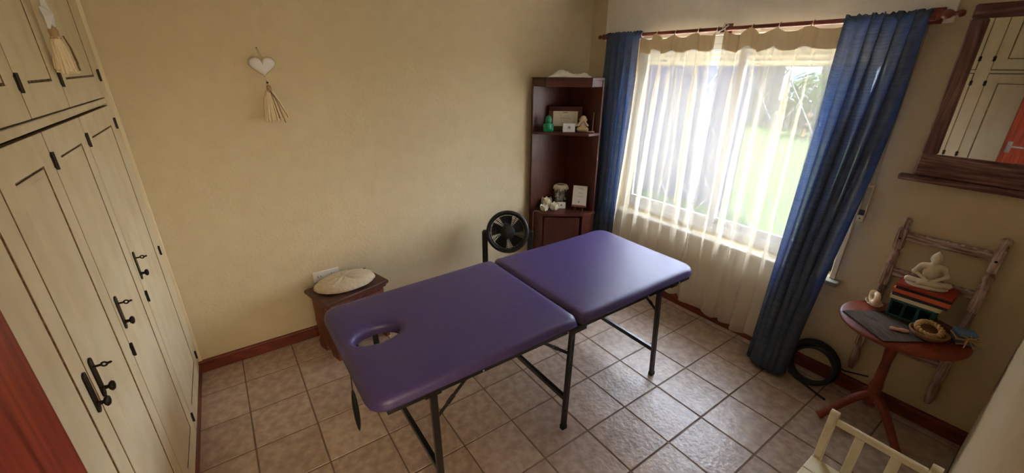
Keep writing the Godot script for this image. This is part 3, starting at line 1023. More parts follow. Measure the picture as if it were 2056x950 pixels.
func build_massage_table() -> void:
	var t := thing("massage_table", "folding massage table with dark purple vinyl top and black metal legs", "massage table", Vector3(0, 0, 0))
	var z0 := -0.585; var z1 := 0.222
	var fold := -0.045
	var yt := 0.712; var yb := 0.652
	var head := part("head_cushion", cushion(-1.078, fold - 0.002, z0, z1, yb, yt, [-0.912, -0.217, 0.104, 0.064], 1), M.vinyl, t, "purple vinyl cushion with an oval face hole")
	part("foot_cushion", cushion(fold + 0.002, 0.945, z0, z1, yb, yt, [], -1), M.vinyl, t, "purple vinyl cushion without a hole")
	# frames under both halves
	for k in 2:
		var a: float = -1.02 if k == 0 else fold + 0.004
		var b: float = fold - 0.004 if k == 0 else 0.885
		var st := mb()
		for z in [z0 + 0.018, z1 - 0.018]:
			box2(st, Vector3(a, 0.632, z - 0.014), Vector3(b, 0.652, z + 0.014), 0.002)
		for x in [a + 0.014, b - 0.014]:
			box2(st, Vector3(x - 0.014, 0.632, z0 + 0.03), Vector3(x + 0.014, 0.652, z1 - 0.03), 0.002)
		var fr := part("frame", st, M.black_tube, t, "black metal side rails")
		# rivets along the near and far rails
		for x in ([-0.81, -0.603, -0.12] if k == 0 else [0.0, 0.49, 0.78]):
			for s in [-1, 1]:
				st = mb()
				var zz: float = z1 - 0.003 if s > 0 else z0 + 0.003
				lathe(st, [Vector2(0.0055, 0.0), Vector2(0.0048, 0.0022), Vector2(0.0, 0.0034)], 10, Transform3D(Basis(Vector3.RIGHT, Vector3(0, 0, s), Vector3(0, -s, 0)), Vector3(x, 0.643, zz)))
				part("rivet", st, M.steel, fr)
	# legs: three pairs, each pair tied by a cross bar
	var xs := [[-0.834, -0.828], [-0.082, -0.099], [0.602, 0.659]]
	for p in xs:
		for z in [z1 - 0.012, z0 + 0.012]:
			var st := mb()
			bar(st, Vector3(p[1], 0.012, z), Vector3(p[0], 0.640, z), 0.030, 0.022, 0.003, Vector3(0, 0, 1))
			var lg := part("leg", st, M.black_tube, t)
			st = mb()
			box2(st, Vector3(p[1] - 0.018, 0.0, z - 0.014), Vector3(p[1] + 0.018, 0.030, z + 0.014), 0.004)
			part("foot_cap", st, M.rubber, lg)
		var st := mb()
		var yc := 0.205
		var xc := lerpf(p[1], p[0], 0.31)
		bar(st, Vector3(xc, yc, z1 - 0.02), Vector3(xc, yc, z0 + 0.02), 0.022, 0.028)
		part("cross_bar", st, M.black_tube, t)
	# folding braces
	var br := [[Vector3(-0.652, 0.640, 0), Vector3(-0.832, 0.470, 0)], [Vector3(-0.275, 0.640, 0), Vector3(-0.088, 0.490, 0)], [Vector3(0.489, 0.640, 0), Vector3(0.617, 0.500, 0)]]
	for b in br:
		for z in [z1 - 0.030, z0 + 0.030]:
			var st := mb()
			bar(st, b[0] + Vector3(0, 0, z), b[1] + Vector3(0, 0, z), 0.005, 0.016, 0.001, Vector3(0.5, 1, 0))
			var bb := part("brace", st, M.black_tube, t)
			st = mb()
			var mid: Vector3 = (b[0] as Vector3).lerp(b[1], 0.55) + Vector3(0, 0, z)
			bar(st, mid + ((b[0] as Vector3) - b[1]) * 0.09, mid - ((b[0] as Vector3) - b[1]) * 0.09, 0.010, 0.020, 0.002, Vector3(0.5, 1, 0))
			part("brace_joint", st, M.black_tube, bb)
	# plates that hold the fold
	for z in [z1 - 0.003, z0 + 0.003]:
		var st := mb()
		box2(st, Vector3(fold - 0.060, 0.618, z - 0.004), Vector3(fold + 0.050, 0.655, z + 0.004), 0.002)
		part("hinge_plate", st, M.black_tube, t)
		st = mb()
		box2(st, Vector3(-0.872, 0.628, z - 0.004), Vector3(-0.800, 0.662, z + 0.004), 0.002)
		part("hinge_plate", st, M.black_tube, t)
		st = mb()
		box2(st, Vector3(0.70, 0.628, z - 0.004), Vector3(0.755, 0.660, z + 0.004), 0.002)
		part("hinge_plate", st, M.black_tube, t)
	# a spare pad hanging by its cord from the head end
	var hang := thing("hanging_pad", "slim dark padded grip hanging by a cord from the purple table's end", "pad", Vector3(-1.06, 0, -0.19))
	var st := mb()
	tube(st, [Vector3(0.01, 0.640, 0.0), Vector3(0.004, 0.56, 0.0), Vector3(0.0, 0.475, 0.002)], 0.0025, 6)
	part("cord", st, M.rubber, hang)
	st = mb()
	var prof := []
	for i in 13:
		var f := i / 12.0
		prof.append(Vector2(0.024 * pow(sin(PI * clampf(f, 0.001, 0.999)), 0.55), 0.215 + 0.262 * f))
	lathe(st, prof, 16, Transform3D(Basis(Vector3(0.55, 0, 0), Vector3.UP, Vector3(0, 0, 1.0)), Vector3.ZERO))
	part("grip", st, M.rubber, hang)

# ------------------------------------------------------------------ curtains
func build_curtains() -> void:
	var xr := 1.490; var yr := 2.075
	var rod := thing("curtain_rod", "dark red wooden curtain rod with turned finials above the window", "curtain rod", Vector3(xr, yr, 0))
	var st := mb()
	tube(st, [Vector3(0, 0, -1.20), Vector3(0, 0, 0.815)], 0.0125, 14)
	part("pole", st, M.red_wood, rod)
	var fin := [Vector2(0.014, 0.0), Vector2(0.021, 0.004), Vector2(0.022, 0.016), Vector2(0.014, 0.022), Vector2(0.019, 0.032), Vector2(0.021, 0.044), Vector2(0.016, 0.056), Vector2(0.010, 0.062), Vector2(0.009, 0.070), Vector2(0.014, 0.078), Vector2(0.0155, 0.088), Vector2(0.011, 0.099), Vector2(0.0, 0.103)]
	for s in [-1, 1]:
		st = mb()
		var at := Vector3(0, 0, -1.195 if s < 0 else 0.805)
		lathe(st, fin, 18, Transform3D(Basis(Vector3(s, 0, 0), Vector3(0, 0, s), Vector3(0, 1, 0)), at))
		part("finial", st, M.red_wood, rod)
	for z in [-1.15, -0.205, 0.80]:
		st = mb()
		bar(st, Vector3(XW - 0.016 - xr, 0.0, z), Vector3(-0.012, -0.008, z), 0.022, 0.022, 0.003)
		box2(st, Vector3(-0.018, -0.024, z - 0.012), Vector3(0.018, -0.010, z + 0.012), 0.003)
		bx(st, Vector3(XW - xr - 0.022, 0.0, z), Vector3(0.010, 0.07, 0.05), 0.003)
		part("bracket", st, M.red_wood, rod)
	# sheer panels, pleated, hung by tapes that sag between the hooks
	for k in 2:
		var left := k == 0
		var cs := thing("sheer_curtain", "cream sheer curtain panel hanging next to the corner shelf side" if left else "cream sheer curtain panel hanging next to the wide blue curtain", "curtain", Vector3.ZERO, 0.0)
		var zt0 := -0.850 if left else -0.185
		var zt1 := -0.225 if left else 0.475
		var zb0 := -0.950 if left else -0.175
		var zb1 := -0.150 if left else 0.500
		var folds := 6.5 if left else 6.0
		var ph := 0.4 if left else 1.9
		var f := noise(120 + k, 1.0, 2)
		var ytop := func(u: float) -> float:
			var h := absf(sin(u * PI * 4.0 + 0.0))      # hooks at the quarter points
			return 2.068 - 0.030 * h + 0.006 * sin(u * 31.0)
		var shape := func(u: float, v: float) -> Vector3:
			# u along the rod, v from the top down
			var y0: float = ytop.call(u)
			var hem := 0.125 + (0.02 if left else -0.03 * u) + 0.012 * sin(u * 21.0 + ph)
			var y := lerpf(y0, hem, v)
			var uu := u + 0.016 * f.get_noise_2d(u * 6.0, v * 1.2) * v
			var z := lerpf(lerpf(zt0, zt1, uu), lerpf(zb0, zb1, uu), smoothstep(0.0, 1.0, v))
			var a := TAU * folds * u + ph + 1.5 * f.get_noise_2d(u * 3.0 + 40.0, v * 0.8)
			var amp := lerpf(0.014, 0.040, smoothstep(0.0, 0.25, v)) * (0.8 + 0.7 * f.get_noise_2d(u * 9.0, 5.0))
			var x := 1.468 + 0.8 * amp * (sin(a) + 0.35 * sin(2.3 * a + 1.0)) - 0.012 * v
			return Vector3(x, y, z + amp * 0.95 * cos(a))
		st = mb()
		var vt := 0.048
		sheet(st, 150, 44, func(u, v): return shape.call(u, vt + (1.0 - vt) * v))
		part("drape", st, M.sheer, cs, "thin see-through cream cloth")
		st = mb()
		sheet(st, 150, 4, func(u, v): return shape.call(u, (vt + 0.004) * v) + Vector3(-0.002, 0, 0))
		part("heading_tape", st, M.sheer_tape, cs, "beige gathered heading tape")
		for i in 5:
			var p: Vector3 = shape.call(clampf(i / 4.0, 0.004, 0.996), 0.0)
			st = mb()
			var lp := arc(Vector3(xr, yr, p.z), Vector3(1, 0, 0), Vector3(0, 1, 0), 0.0165, 0, TAU * 17 / 18.0, 17)
			tube(st, lp, 0.0022, 5, true)
			tube(st, [Vector3(xr - 0.016, yr, p.z), Vector3(p.x - 0.002, p.y - 0.004, p.z)], 0.002, 5)
			part("hook", st, M.cord_white, cs)
		if not left: continue
		# the loose tape knotted at the gap
		st = mb()
		tube(st, [Vector3(xr - 0.02, yr + 0.004, -0.20), Vector3(xr - 0.03, yr + 0.03, -0.185), Vector3(xr - 0.024, yr + 0.02, -0.16), Vector3(xr - 0.02, yr + 0.0, -0.19), Vector3(xr - 0.03, yr - 0.02, -0.225)], 0.004, 6)
		part("tie", st, M.cord_white, cs)
	# blue curtains on rod pockets
	for k in 2:
		var left := k == 0
		var c := thing("blue_curtain", "narrow blue linen curtain gathered beside the corner shelf" if left else "wide blue linen curtain beside the mirror, reaching the floor", "curtain")
		var zt0 := -1.190 if left else 0.462
		var zt1 := -0.850 if left else 0.795
		var zb0 := -1.150 if left else 0.470
		var zb1 := -0.910 if left else 0.690
		var folds := 5.0 if left else 6.0
		var ph := 0.9 if left else 2.2
		var f := noise(140 + k, 1.0, 2)
		var kick := 0.03 if left else 0.12
		var shape := func(u: float, v: float) -> Vector3:
			var y := lerpf(yr + 0.022 + 0.007 * sin(u * 40.0 + k), 0.022, v)
			var sm := smoothstep(0.0, 1.0, v)
			var uu := u + 0.03 * f.get_noise_2d(u * 4.0, v) * sm
			var z := lerpf(lerpf(zt0, zt1, uu), lerpf(zb0, zb1, uu), sm)
			var a := TAU * folds * u + ph + 1.2 * f.get_noise_2d(u * 2.0, v * 0.7 + 9.0)
			var amp := lerpf(0.016, 0.040, smoothstep(0.02, 0.3, v))
			# the edge nearest the sheers hangs as a single flat layer over the glass
			var flat_edge := smoothstep(0.10, 0.34, (1.0 - u) if left else u)
			amp *= lerpf(0.25, 1.0, flat_edge)
			var x := 1.462 + amp * (sin(a) + 0.3 * sin(2.0 * a + 0.7)) - kick * v * v
			if v < 0.03: x = lerpf(xr - 0.018, x, smoothstep(0.0, 0.03, v))
			return Vector3(x, y, z + amp * 0.85 * cos(a))
		st = mb()
		var nu := 110; var nv := 60
		st.set_smooth_group(0)
		var P := []
		for i in nu + 1:
			var row := []
			for j in nv + 1: row.append(shape.call(float(i) / nu, float(j) / nv))
			P.append(row)
		for i in nu:
			for j in nv:
				quv(st, [P[i][j], P[i + 1][j], P[i + 1][j + 1], P[i][j + 1]], [Vector2(i * 0.4 / nu, j * 2.0 / nv), Vector2((i + 1) * 0.4 / nu, j * 2.0 / nv), Vector2((i + 1) * 0.4 / nu, (j + 1) * 2.0 / nv), Vector2(i * 0.4 / nu, (j + 1) * 2.0 / nv)])
		part("drape", st, M.blue_cloth, c)
		# rod pocket: a gathered sleeve round the pole
		st = mb()
		sheet(st, 90, 14, func(u, v):
			var a: float = TAU * v
			var rr: float = 0.0205 + 0.004 * sin(u * 60.0 + 3.0 * f.get_noise_1d(u * 8.0)) + 0.002 * sin(u * 23.0)
			return Vector3(xr + rr * cos(a), yr + rr * sin(a) * 1.15, lerpf(zt0, zt1, u)))
		part("rod_pocket", st, M.blue_cloth, c)
		if left: continue
		# hem turned up at the floor
		st = mb()
		sheet(st, 110, 3, func(u, v): return shape.call(u, 0.955 + 0.045 * v) + Vector3(-0.003, 0, 0))
		part("hem", st, M.blue_cloth, c)

# ------------------------------------------------------------------ corner shelf and what stands on it
func build_corner_shelf() -> void:
	var X := 1.31; var Z := -1.415; var w1 := 0.413; var w2 := 0.380; var r1 := 0.164; var r2 := 0.117
	var u := thing("corner_shelf", "tall dark mahogany corner shelf with a cabinet below", "shelf", Vector3(X, 0, Z))
	var poly := PackedVector2Array([Vector2(-w1, 0), Vector2(-w1, r1), Vector2(-r2, w2), Vector2(0, w2), Vector2(0, 0)])
	var st := mb()
	box2(st, Vector3(-w1, 0, -0.018), Vector3(0.018, 1.765, 0.0), 0.002)
	part("back_panel", st, M.shelf_wood, u)
	st = mb()
	box2(st, Vector3(0, 0, 0), Vector3(0.018, 1.765, w2), 0.002)
	part("back_panel", st, M.shelf_wood, u)
	st = mb()
	plate(st, poly, 1.747, 1.765)
	part("top_board", st, M.shelf_wood_flat, u)
	# fascia under the top
	for k in 3:
		var a: Vector2 = poly[k]; var b: Vector2 = poly[k + 1]
		var n := (b - a).orthogonal().normalized() * -0.008
		if n.dot(Vector2(-0.2, 0.2) - (a + b) * 0.5) < 0: n = -n
		n = (Vector2(-0.14, 0.13) - (a + b) * 0.5).normalized() * 0.009
		st = mb()
		var a3 := Vector3(a.x + n.x, 1.722, a.y + n.y); var b3 := Vector3(b.x + n.x, 1.722, b.y + n.y)
		bar(st, a3, b3, 0.014, 0.052, 0.002)
		part("fascia", st, M.shelf_wood_flat, u)
	st = mb()
	plate(st, PackedVector2Array([Vector2(-w1, 0), Vector2(-w1, 0.03), Vector2(-r2, w2), Vector2(0, w2), Vector2(0, 0)]), 1.313, 1.333)
	part("shelf_board", st, M.shelf_wood_flat, u)
	# cabinet
	st = mb()
	var big := PackedVector2Array([Vector2(-w1 - 0.008, 0), Vector2(-w1 - 0.008, r1 + 0.006), Vector2(-r2 - 0.004, w2 + 0.010), Vector2(0.018, w2 + 0.010), Vector2(0.018, 0)])
	plate(st, big, 0.618, 0.638)
	part("cabinet_top", st, M.shelf_wood_flat, u)
	st = mb()
	bar(st, Vector3(-w1 + 0.012, 0.31, 0.0), Vector3(-w1 + 0.012, 0.31, r1), 0.018, 0.61, 0.002)
	part("side_panel", st, M.shelf_wood, u)
	st = mb()
	bar(st, Vector3(-r2, 0.31, w2 - 0.012), Vector3(0.0, 0.31, w2 - 0.012), 0.018, 0.61, 0.002)
	part("side_panel", st, M.shelf_wood, u)
	st = mb()
	var A := Vector3(-w1 + 0.018, 0, r1 - 0.006); var B := Vector3(-r2 - 0.008, 0, w2 - 0.016)
	var dd := (B - A).normalized()
	bar(st, A + dd * 0.012 + Vector3(0, 0.31, 0), B - dd * 0.012 + Vector3(0, 0.31, 0), 0.018, 0.585, 0.003)
	var dr := part("door", st, M.shelf_wood, u)
	st = mb()
	var nn := dd.cross(Vector3.UP).normalized() * -1.0
	if nn.z < 0: nn = -nn
	var kp := B - dd * 0.05 + Vector3(0, 0.33, 0) + nn * 0.009
	tube(st, [kp, kp + nn * 0.010, kp + nn * 0.022], [0.005, 0.006, 0.011], 10)
	part("knob", st, M.bronze, dr)
	st = mb()
	plate(st, PackedVector2Array([Vector2(-w1 + 0.02, 0.01), Vector2(-w1 + 0.02, r1), Vector2(-r2, w2 - 0.02), Vector2(-0.01, w2 - 0.02), Vector2(-0.01, 0.01)]), 0.0, 0.05)
	part("plinth", st, M.shelf_wood_flat, u)
	# screws in the back panel
	for y in [1.055, 1.085]:
		st = mb()
		lathe(st, [Vector2(0.004, 0.0), Vector2(0.003, 0.002), Vector2(0, 0.0022)], 8, Transform3D(Basis(Vector3.RIGHT, Vector3(0, 0, 1), Vector3(0, -1, 0)), Vector3(-w1 + 0.018, y, 0.0)))
		part("screw", st, M.black_iron, u)

	# crumpled cloth on the top
	var f := noise(150, 1.0, 4)
	st = mb()
	sheet(st, 50, 24, func(a, b):
		var x: float = lerpf(-0.17, 0.17, a); var z: float = lerpf(-0.08, 0.08, b)
		var env: float = pow(maxf(0.0, sin(PI * clampf(a * 0.98 + 0.01, 0.0, 1.0))), 0.6) * pow(maxf(0.0, sin(PI * b)), 0.5)
		var hump: float = 0.040 * exp(-pow((a - 0.28) / 0.20, 2.0)) + 0.030 * exp(-pow((a - 0.85) / 0.08, 2.0))
		var y: float = 0.003 + env * (hump + 0.012 + 0.028 * absf(f.get_noise_2d(a * 5.0, b * 4.0)))
		return Vector3(x + 0.02 * f.get_noise_2d(b * 3.0, 7.0), y, -(z + 0.02 * f.get_noise_2d(a * 3.0, 3.0))), 0.002)
	var cl := part("folded_cloth", st, M.white_cloth)
	tag(cl, "crumpled white cloth lying on top of the corner shelf", "cloth")
	cl.position = Vector3(1.130, 1.766, -1.235); cl.rotation.y = deg_to_rad(-41)

	# framed certificate leaning in the corner
	var fr := thing("framed_certificate", "certificate in a dark wooden frame leaning on the upper shelf", "frame", Vector3(1.150, 1.334, -1.285), deg_to_rad(-40))
	var lean := Basis(Vector3.RIGHT, deg_to_rad(-7))
	var X2 := Transform3D(lean, Vector3.ZERO)
	var fw := 0.142; var fh := 0.20; var fb := 0.038
	st = mb()
	box2(st, Vector3(-fw, 0, -0.008), Vector3(fw, fb, 0.008), 0.003, X2)
	box2(st, Vector3(-fw, fh - fb, -0.008), Vector3(fw, fh, 0.008), 0.003, X2)
	box2(st, Vector3(-fw, fb, -0.008), Vector3(-fw + fb, fh - fb, 0.008), 0.003, X2)
	box2(st, Vector3(fw - fb, fb, -0.008), Vector3(fw, fh - fb, 0.008), 0.003, X2)
	part("frame", st, M.shelf_wood_flat, fr)
	var im := Image.create(208, 124, false, Image.FORMAT_RGB8)
	im.fill(rgb(222, 214, 190))
	im.fill_rect(Rect2i(182, 0, 3, 124), rgb(196, 186, 160))
	scribble(im, 84, 8, 40, 6, 3, rgb(60, 52, 50))
	scribble(im, 60, 40, 78, 3, 5, rgb(140, 130, 112))
	scribble(im, 60, 54, 84, 4, 6, rgb(96, 90, 80))
	scribble(im, 56, 66, 92, 3, 7, rgb(140, 130, 112))
	scribble(im, 70, 78, 60, 3, 8, rgb(140, 130, 112))
	scribble(im, 62, 92, 76, 3, 9, rgb(150, 140, 120))
	printed("paper", im, 2.0 * (fw - fb), fh - 2.0 * fb, X2 * Transform3D(Basis(), Vector3(0, fh * 0.5, 0.004)), fr)

	# jade-green seated figure
	var gb := thing("green_figurine", "small jade green seated figurine on the upper shelf", "figurine", Vector3(0.997, 1.334, -1.325), deg_to_rad(-30))
	st = mb()
	var gs := 0.136
	var gbones := [[Vector3(-0.16, 0.12, 0.02), Vector3(0.16, 0.12, 0.02), 0.17, 0.17], [Vector3(0, 0.16, 0.0), Vector3(0, 0.36, -0.01), 0.22, 0.20], [Vector3(-0.17, 0.40, -0.01), Vector3(0.17, 0.40, -0.01), 0.11, 0.11],
		[Vector3(-0.26, 0.38, 0.0), Vector3(-0.24, 0.14, 0.12), 0.09, 0.07], [Vector3(-0.24, 0.14, 0.12), Vector3(-0.03, 0.20, 0.22), 0.065, 0.055], [Vector3(0.26, 0.38, 0.0), Vector3(0.24, 0.14, 0.12), 0.09, 0.07], [Vector3(0.24, 0.14, 0.12), Vector3(0.03, 0.20, 0.22), 0.065, 0.055],
		[Vector3(0, 0.46, 0.0), Vector3(0, 0.56, 0.0), 0.11, 0.11], [Vector3(0, 0.66, 0.02), Vector3(0, 0.80, 0.0), 0.17, 0.185], [Vector3(0, 0.92, -0.02), Vector3(0, 0.94, -0.02), 0.07, 0.06], [Vector3(-0.18, 0.60, 0), Vector3(-0.18, 0.74, 0), 0.035, 0.04], [Vector3(0.18, 0.60, 0), Vector3(0.18, 0.74, 0), 0.035, 0.04], [Vector3(0, 0.66, 0.185), Vector3(0, 0.74, 0.175), 0.036, 0.018]]
	for e in gbones:
		e[0] *= gs; e[1] *= gs; e[2] *= gs; e[3] *= gs
	blob(st, gbones, 0.0042, 0.005)
	part("figure", st, M.jade_resin, gb)
	# card block with a lotus
	var cb := thing("lotus_card_box", "small white card box with a black lotus emblem on the upper shelf", "card box", Vector3(1.125, 1.334, -1.205), deg_to_rad(-36))
	st = mb()
	box2(st, Vector3(-0.051, 0, -0.045), Vector3(0.051, 0.072, 0.0), 0.001)
	part("box", st, M.paper, cb)
	im = Image.create(160, 112, false, Image.FORMAT_RGB8)
	im.fill(rgb(226, 222, 214))
	lotus(im, 80, 48, 30)
	scribble(im, 52, 84, 56, 3, 11, rgb(120, 116, 112))
	scribble(im, 60, 94, 40, 2, 12, rgb(150, 146, 140))
	printed("print", im, 0.098, 0.069, Transform3D(Basis(), Vector3(0, 0.036, 0.0012)), cb)
	# bone-coloured figurine covering its eyes
	var bb := thing("beige_figurine", "beige figurine with hands on its face sitting on the upper shelf", "figurine", Vector3(1.245, 1.334, -1.165), deg_to_rad(-50))
	st = mb()
	var s := 0.135
	blob(st, [[Vector3(0, 0.20, 0) * s, Vector3(0, 0.24, 0) * s, 0.20 * s, 0.20 * s], [Vector3(-0.22, 0.15, 0.10) * s, Vector3(0.22, 0.15, 0.10) * s, 0.15 * s, 0.15 * s],
		[Vector3(0, 0.30, 0) * s, Vector3(0, 0.48, 0) * s, 0.20 * s, 0.15 * s], [Vector3(0, 0.70, 0.0) * s, Vector3(0, 0.80, 0.0) * s, 0.205 * s, 0.19 * s],
		[Vector3(-0.20, 0.45, 0.04) * s, Vector3(-0.30, 0.40, 0.15) * s, 0.07 * s, 0.06 * s], [Vector3(-0.30, 0.40, 0.15) * s, Vector3(-0.11, 0.66, 0.18) * s, 0.06 * s, 0.055 * s],
		[Vector3(0.20, 0.45, 0.04) * s, Vector3(0.30, 0.40, 0.15) * s, 0.07 * s, 0.06 * s], [Vector3(0.30, 0.40, 0.15) * s, Vector3(0.11, 0.66, 0.18) * s, 0.06 * s, 0.055 * s],
		[Vector3(-0.21, 0.68, 0) * s, Vector3(-0.22, 0.74, 0) * s, 0.045 * s, 0.045 * s], [Vector3(0.21, 0.68, 0) * s, Vector3(0.22, 0.74, 0) * s, 0.045 * s, 0.045 * s]], 0.0042, 0.006)
	part("figure", st, M.bone_resin, bb)
	# incense holder
	var ih := thing("incense_holder", "thin incense stick upright in a pale wooden holder on the upper shelf", "incense holder", Vector3(1.262, 1.334, -1.085), deg_to_rad(-50))
	st = mb()
	box2(st, Vector3(-0.030, 0, -0.018), Vector3(0.030, 0.011, 0.018), 0.003)
	part("base", st, M.pink_wood, ih)
	st = mb()
	tube(st, [Vector3(0.012, 0.010, 0), Vector3(0.012, 0.040, 0), Vector3(0.015, 0.165, 0)], [0.0025, 0.0022, 0.0022], 6)
	part("stick", st, M.incense, ih)

	# on the cabinet: jar, three cups, card, easel
	var yc := 0.6385
	var jar := thing("glass_jar", "glass jar of pale shells with a lace collar on the cabinet top", "jar", Vector3(1.185, yc, -1.335))
	st = mb()
	var R := 0.062
	lathe(st, [Vector2(0, 0.0), Vector2(R * 0.86, 0.0), Vector2(R, 0.012), Vector2(R, 0.150), Vector2(R * 0.92, 0.168), Vector2(R * 0.78, 0.180), Vector2(R * 0.78, 0.200)], 28)
	part("glass", st, M.jar_glass, jar)
	st = mb()
	lathe(st, [Vector2(R * 0.78, 0.183), Vector2(R * 0.98, 0.176), Vector2(R * 1.08, 0.186), Vector2(R * 0.96, 0.198), Vector2(R * 0.80, 0.203), Vector2(R * 0.66, 0.206), Vector2(R * 0.60, 0.200)], 28)
	for k in 22:
		var a := TAU * k / 22.0
		tube(st, [Vector3(cos(a) * R, 0.186, sin(a) * R), Vector3(cos(a) * R * 1.10, 0.172 - 0.008 * (k % 3), sin(a) * R * 1.10)], [0.008, 0.004], 5)
	part("lace_collar", st, M.lace, jar, "pale lace collar")
	var rng := RandomNumberGenerator.new(); rng.seed = 21
	var shell := mb()
	lathe(shell, [Vector2(0, -0.008), Vector2(0.010, -0.004), Vector2(0.013, 0.0), Vector2(0.009, 0.006), Vector2(0, 0.009)], 8)
	shell.generate_normals()
	var shm := shell.commit()
	for k in 46:
		var a := rng.randf() * TAU
		var o := put("shell", shm, M.jar_shells, jar)
		o.position = Vector3(cos(a) * 0.044 * sqrt(rng.randf()), 0.014 + 0.094 * (k / 46.0), sin(a) * 0.044 * sqrt(rng.randf()))
		o.rotation = Vector3(rng.randf() * 6.0, rng.randf() * 6.0, rng.randf() * 6.0)
	st = mb()
	tube(st, [Vector3(-0.050, 0.176, 0.034), Vector3(-0.066, 0.150, 0.042), Vector3(-0.074, 0.115, 0.044), Vector3(-0.064, 0.095, 0.040), Vector3(-0.062, 0.06, 0.038), Vector3(-0.050, 0.035, 0.042)], 0.0018, 5)
	part("string", st, M.lace, jar)
	var cups := [[Vector3(0.966, yc, -1.300), 0.034, 0.052, "smallest cream flower-shaped cup at the front of the cabinet top"], [Vector3(1.045, yc, -1.365), 0.042, 0.086, "tallest cream flower-shaped cup behind the two small ones"], [Vector3(1.058, yc, -1.270), 0.042, 0.060, "cream flower-shaped cup with a hanging petal beside the lotus card"]]
	for c in cups:
		var cu := thing("flower_cup", c[3], "cup", c[0], 0.0, "cream flower cups on the cabinet")
		st = mb()
		var r: float = c[1]; var h: float = c[2]
		lathe(st, [Vector2(0, 0), Vector2(r * 0.6, 0.0), Vector2(r * 0.95, h * 0.3), Vector2(r, h * 0.6), Vector2(r * 0.82, h * 0.95), Vector2(r * 0.72, h), Vector2(r * 0.66, h * 0.95), Vector2(r * 0.7, h * 0.5), Vector2(0, h * 0.3)], 18)
		part("bowl", st, M.ceramic, cu)
		for k in 7:
			var a := TAU * k / 7.0
			st = mb()
			var d := Vector3(cos(a), 0, sin(a)); var e := Vector3(-sin(a), 0, cos(a))
			var lw := r * 0.42
			sheet(st, 6, 6, func(p, q):
				var y: float = lerpf(h * 0.08, h * 1.08, q)
				var wd: float = sin(PI * clampf(0.12 + q * 0.8, 0, 1)) * lw
				var ro: float = r * (0.85 + 0.28 * sin(PI * q * 0.8)) + (0.006 if q > 0.9 else 0.0)
				return d * ro + e * (p - 0.5) * -2.0 * wd + Vector3(0, y, 0), 0.002)
			part("petal", st, M.ceramic, cu)
	var lc := thing("lotus_card", "small white card with a black lotus leaning on the jar", "card", Vector3(1.135, yc, -1.262), deg_to_rad(-36))
	st = mb()
	box2(st, Vector3(-0.040, 0, -0.003), Vector3(0.040, 0.058, 0.0), 0.0005, Transform3D(Basis(Vector3.RIGHT, -0.12), Vector3.ZERO))
	part("card_stock", st, M.paper, lc)
	printed("print", im, 0.078, 0.056, Transform3D(Basis(Vector3.RIGHT, -0.12), Vector3(0, 0.0292, 0.0012 - 0.0035)), lc)
	var ea := thing("mini_easel", "white printed board on a tiny wooden easel on the cabinet top", "easel", Vector3(1.232, yc, -1.135), deg_to_rad(-52))
	st = mb()
	var tl := Transform3D(Basis(Vector3.RIGHT, deg_to_rad(-11)), Vector3(0, 0, 0))
	for sgn in [-1, 1]:
		bar(st, tl * Vector3(sgn * 0.036, 0, 0), tl * Vector3(sgn * 0.014, 0.15, -0.004), 0.008, 0.008, 0.001, Vector3.FORWARD)
	bar(st, Vector3(0, 0, -0.075), tl * Vector3(0, 0.14, -0.008), 0.008, 0.008, 0.001, Vector3.FORWARD)
	part("stand", st, M.easel_wood, ea)
	st = mb()
	box2(st, Vector3(-0.066, 0.030, -0.004), Vector3(0.066, 0.046, 0.014), 0.002, tl)
	part("ledge", st, M.easel_wood, ea)
	st = mb()
	box2(st, Vector3(-0.063, 0.047, 0.000), Vector3(0.063, 0.222, 0.010), 0.001, tl)
	var bo := part("board", st, M.paper, ea)
	var im2 := Image.create(126, 174, false, Image.FORMAT_RGB8)
	im2.fill(rgb(228, 224, 218))
	scribble(im2, 54, 24, 40, 4, 31, rgb(90, 84, 84))
	scribble(im2, 50, 62, 38, 4, 32, rgb(90, 84, 84))
	scribble(im2, 36, 92, 20, 3, 33, rgb(140, 136, 134))
	scribble(im2, 62, 92, 30, 5, 34, rgb(110, 104, 104))
	im2.fill_rect(Rect2i(56, 138, 10, 12), rgb(110, 104, 104))
	printed("print", im2, 0.124, 0.173, tl * Transform3D(Basis(), Vector3(0, 0.1345, 0.0112)), bo)

func scribble(im: Image, x0: int, y0: int, w: int, h: int, sd: int, c: Color) -> void:
	# a line of writing too small to be read
	var rng := RandomNumberGenerator.new(); rng.seed = sd
	var x := x0
	while x < x0 + w:
		var l := rng.randi_range(3, 9)
		for i in l:
			for y in h:
				if rng.randf() < 0.72 and x + i < x0 + w: im.set_pixel(x + i, y0 + y, c)
		x += l + 2

func lotus(im: Image, cx: int, cy: int, r: int) -> void:
	var ink := rgb(40, 38, 40)
	for k in [-2, -1, 0, 1, 2]:
		var a: float = -PI / 2 + k * 0.55
		var L: float = r * (1.0 - 0.10 * absf(k))
		for s in [-1, 1]:
			for i in 60:
				var t := i / 59.0
				var wd: float = sin(PI * t) * r * 0.24 * s
				var p: Vector2 = Vector2(cx, cy + r * 0.4) + Vector2(cos(a), sin(a)) * L * t + Vector2(-sin(a), cos(a)) * wd
				im.fill_rect(Rect2i(int(p.x), int(p.y), 2, 2), ink)
	for s in [-1, 1]:
		im.fill_rect(Rect2i(cx + s * 14 - 5, cy + int(r * 0.55), 10, 7), ink)

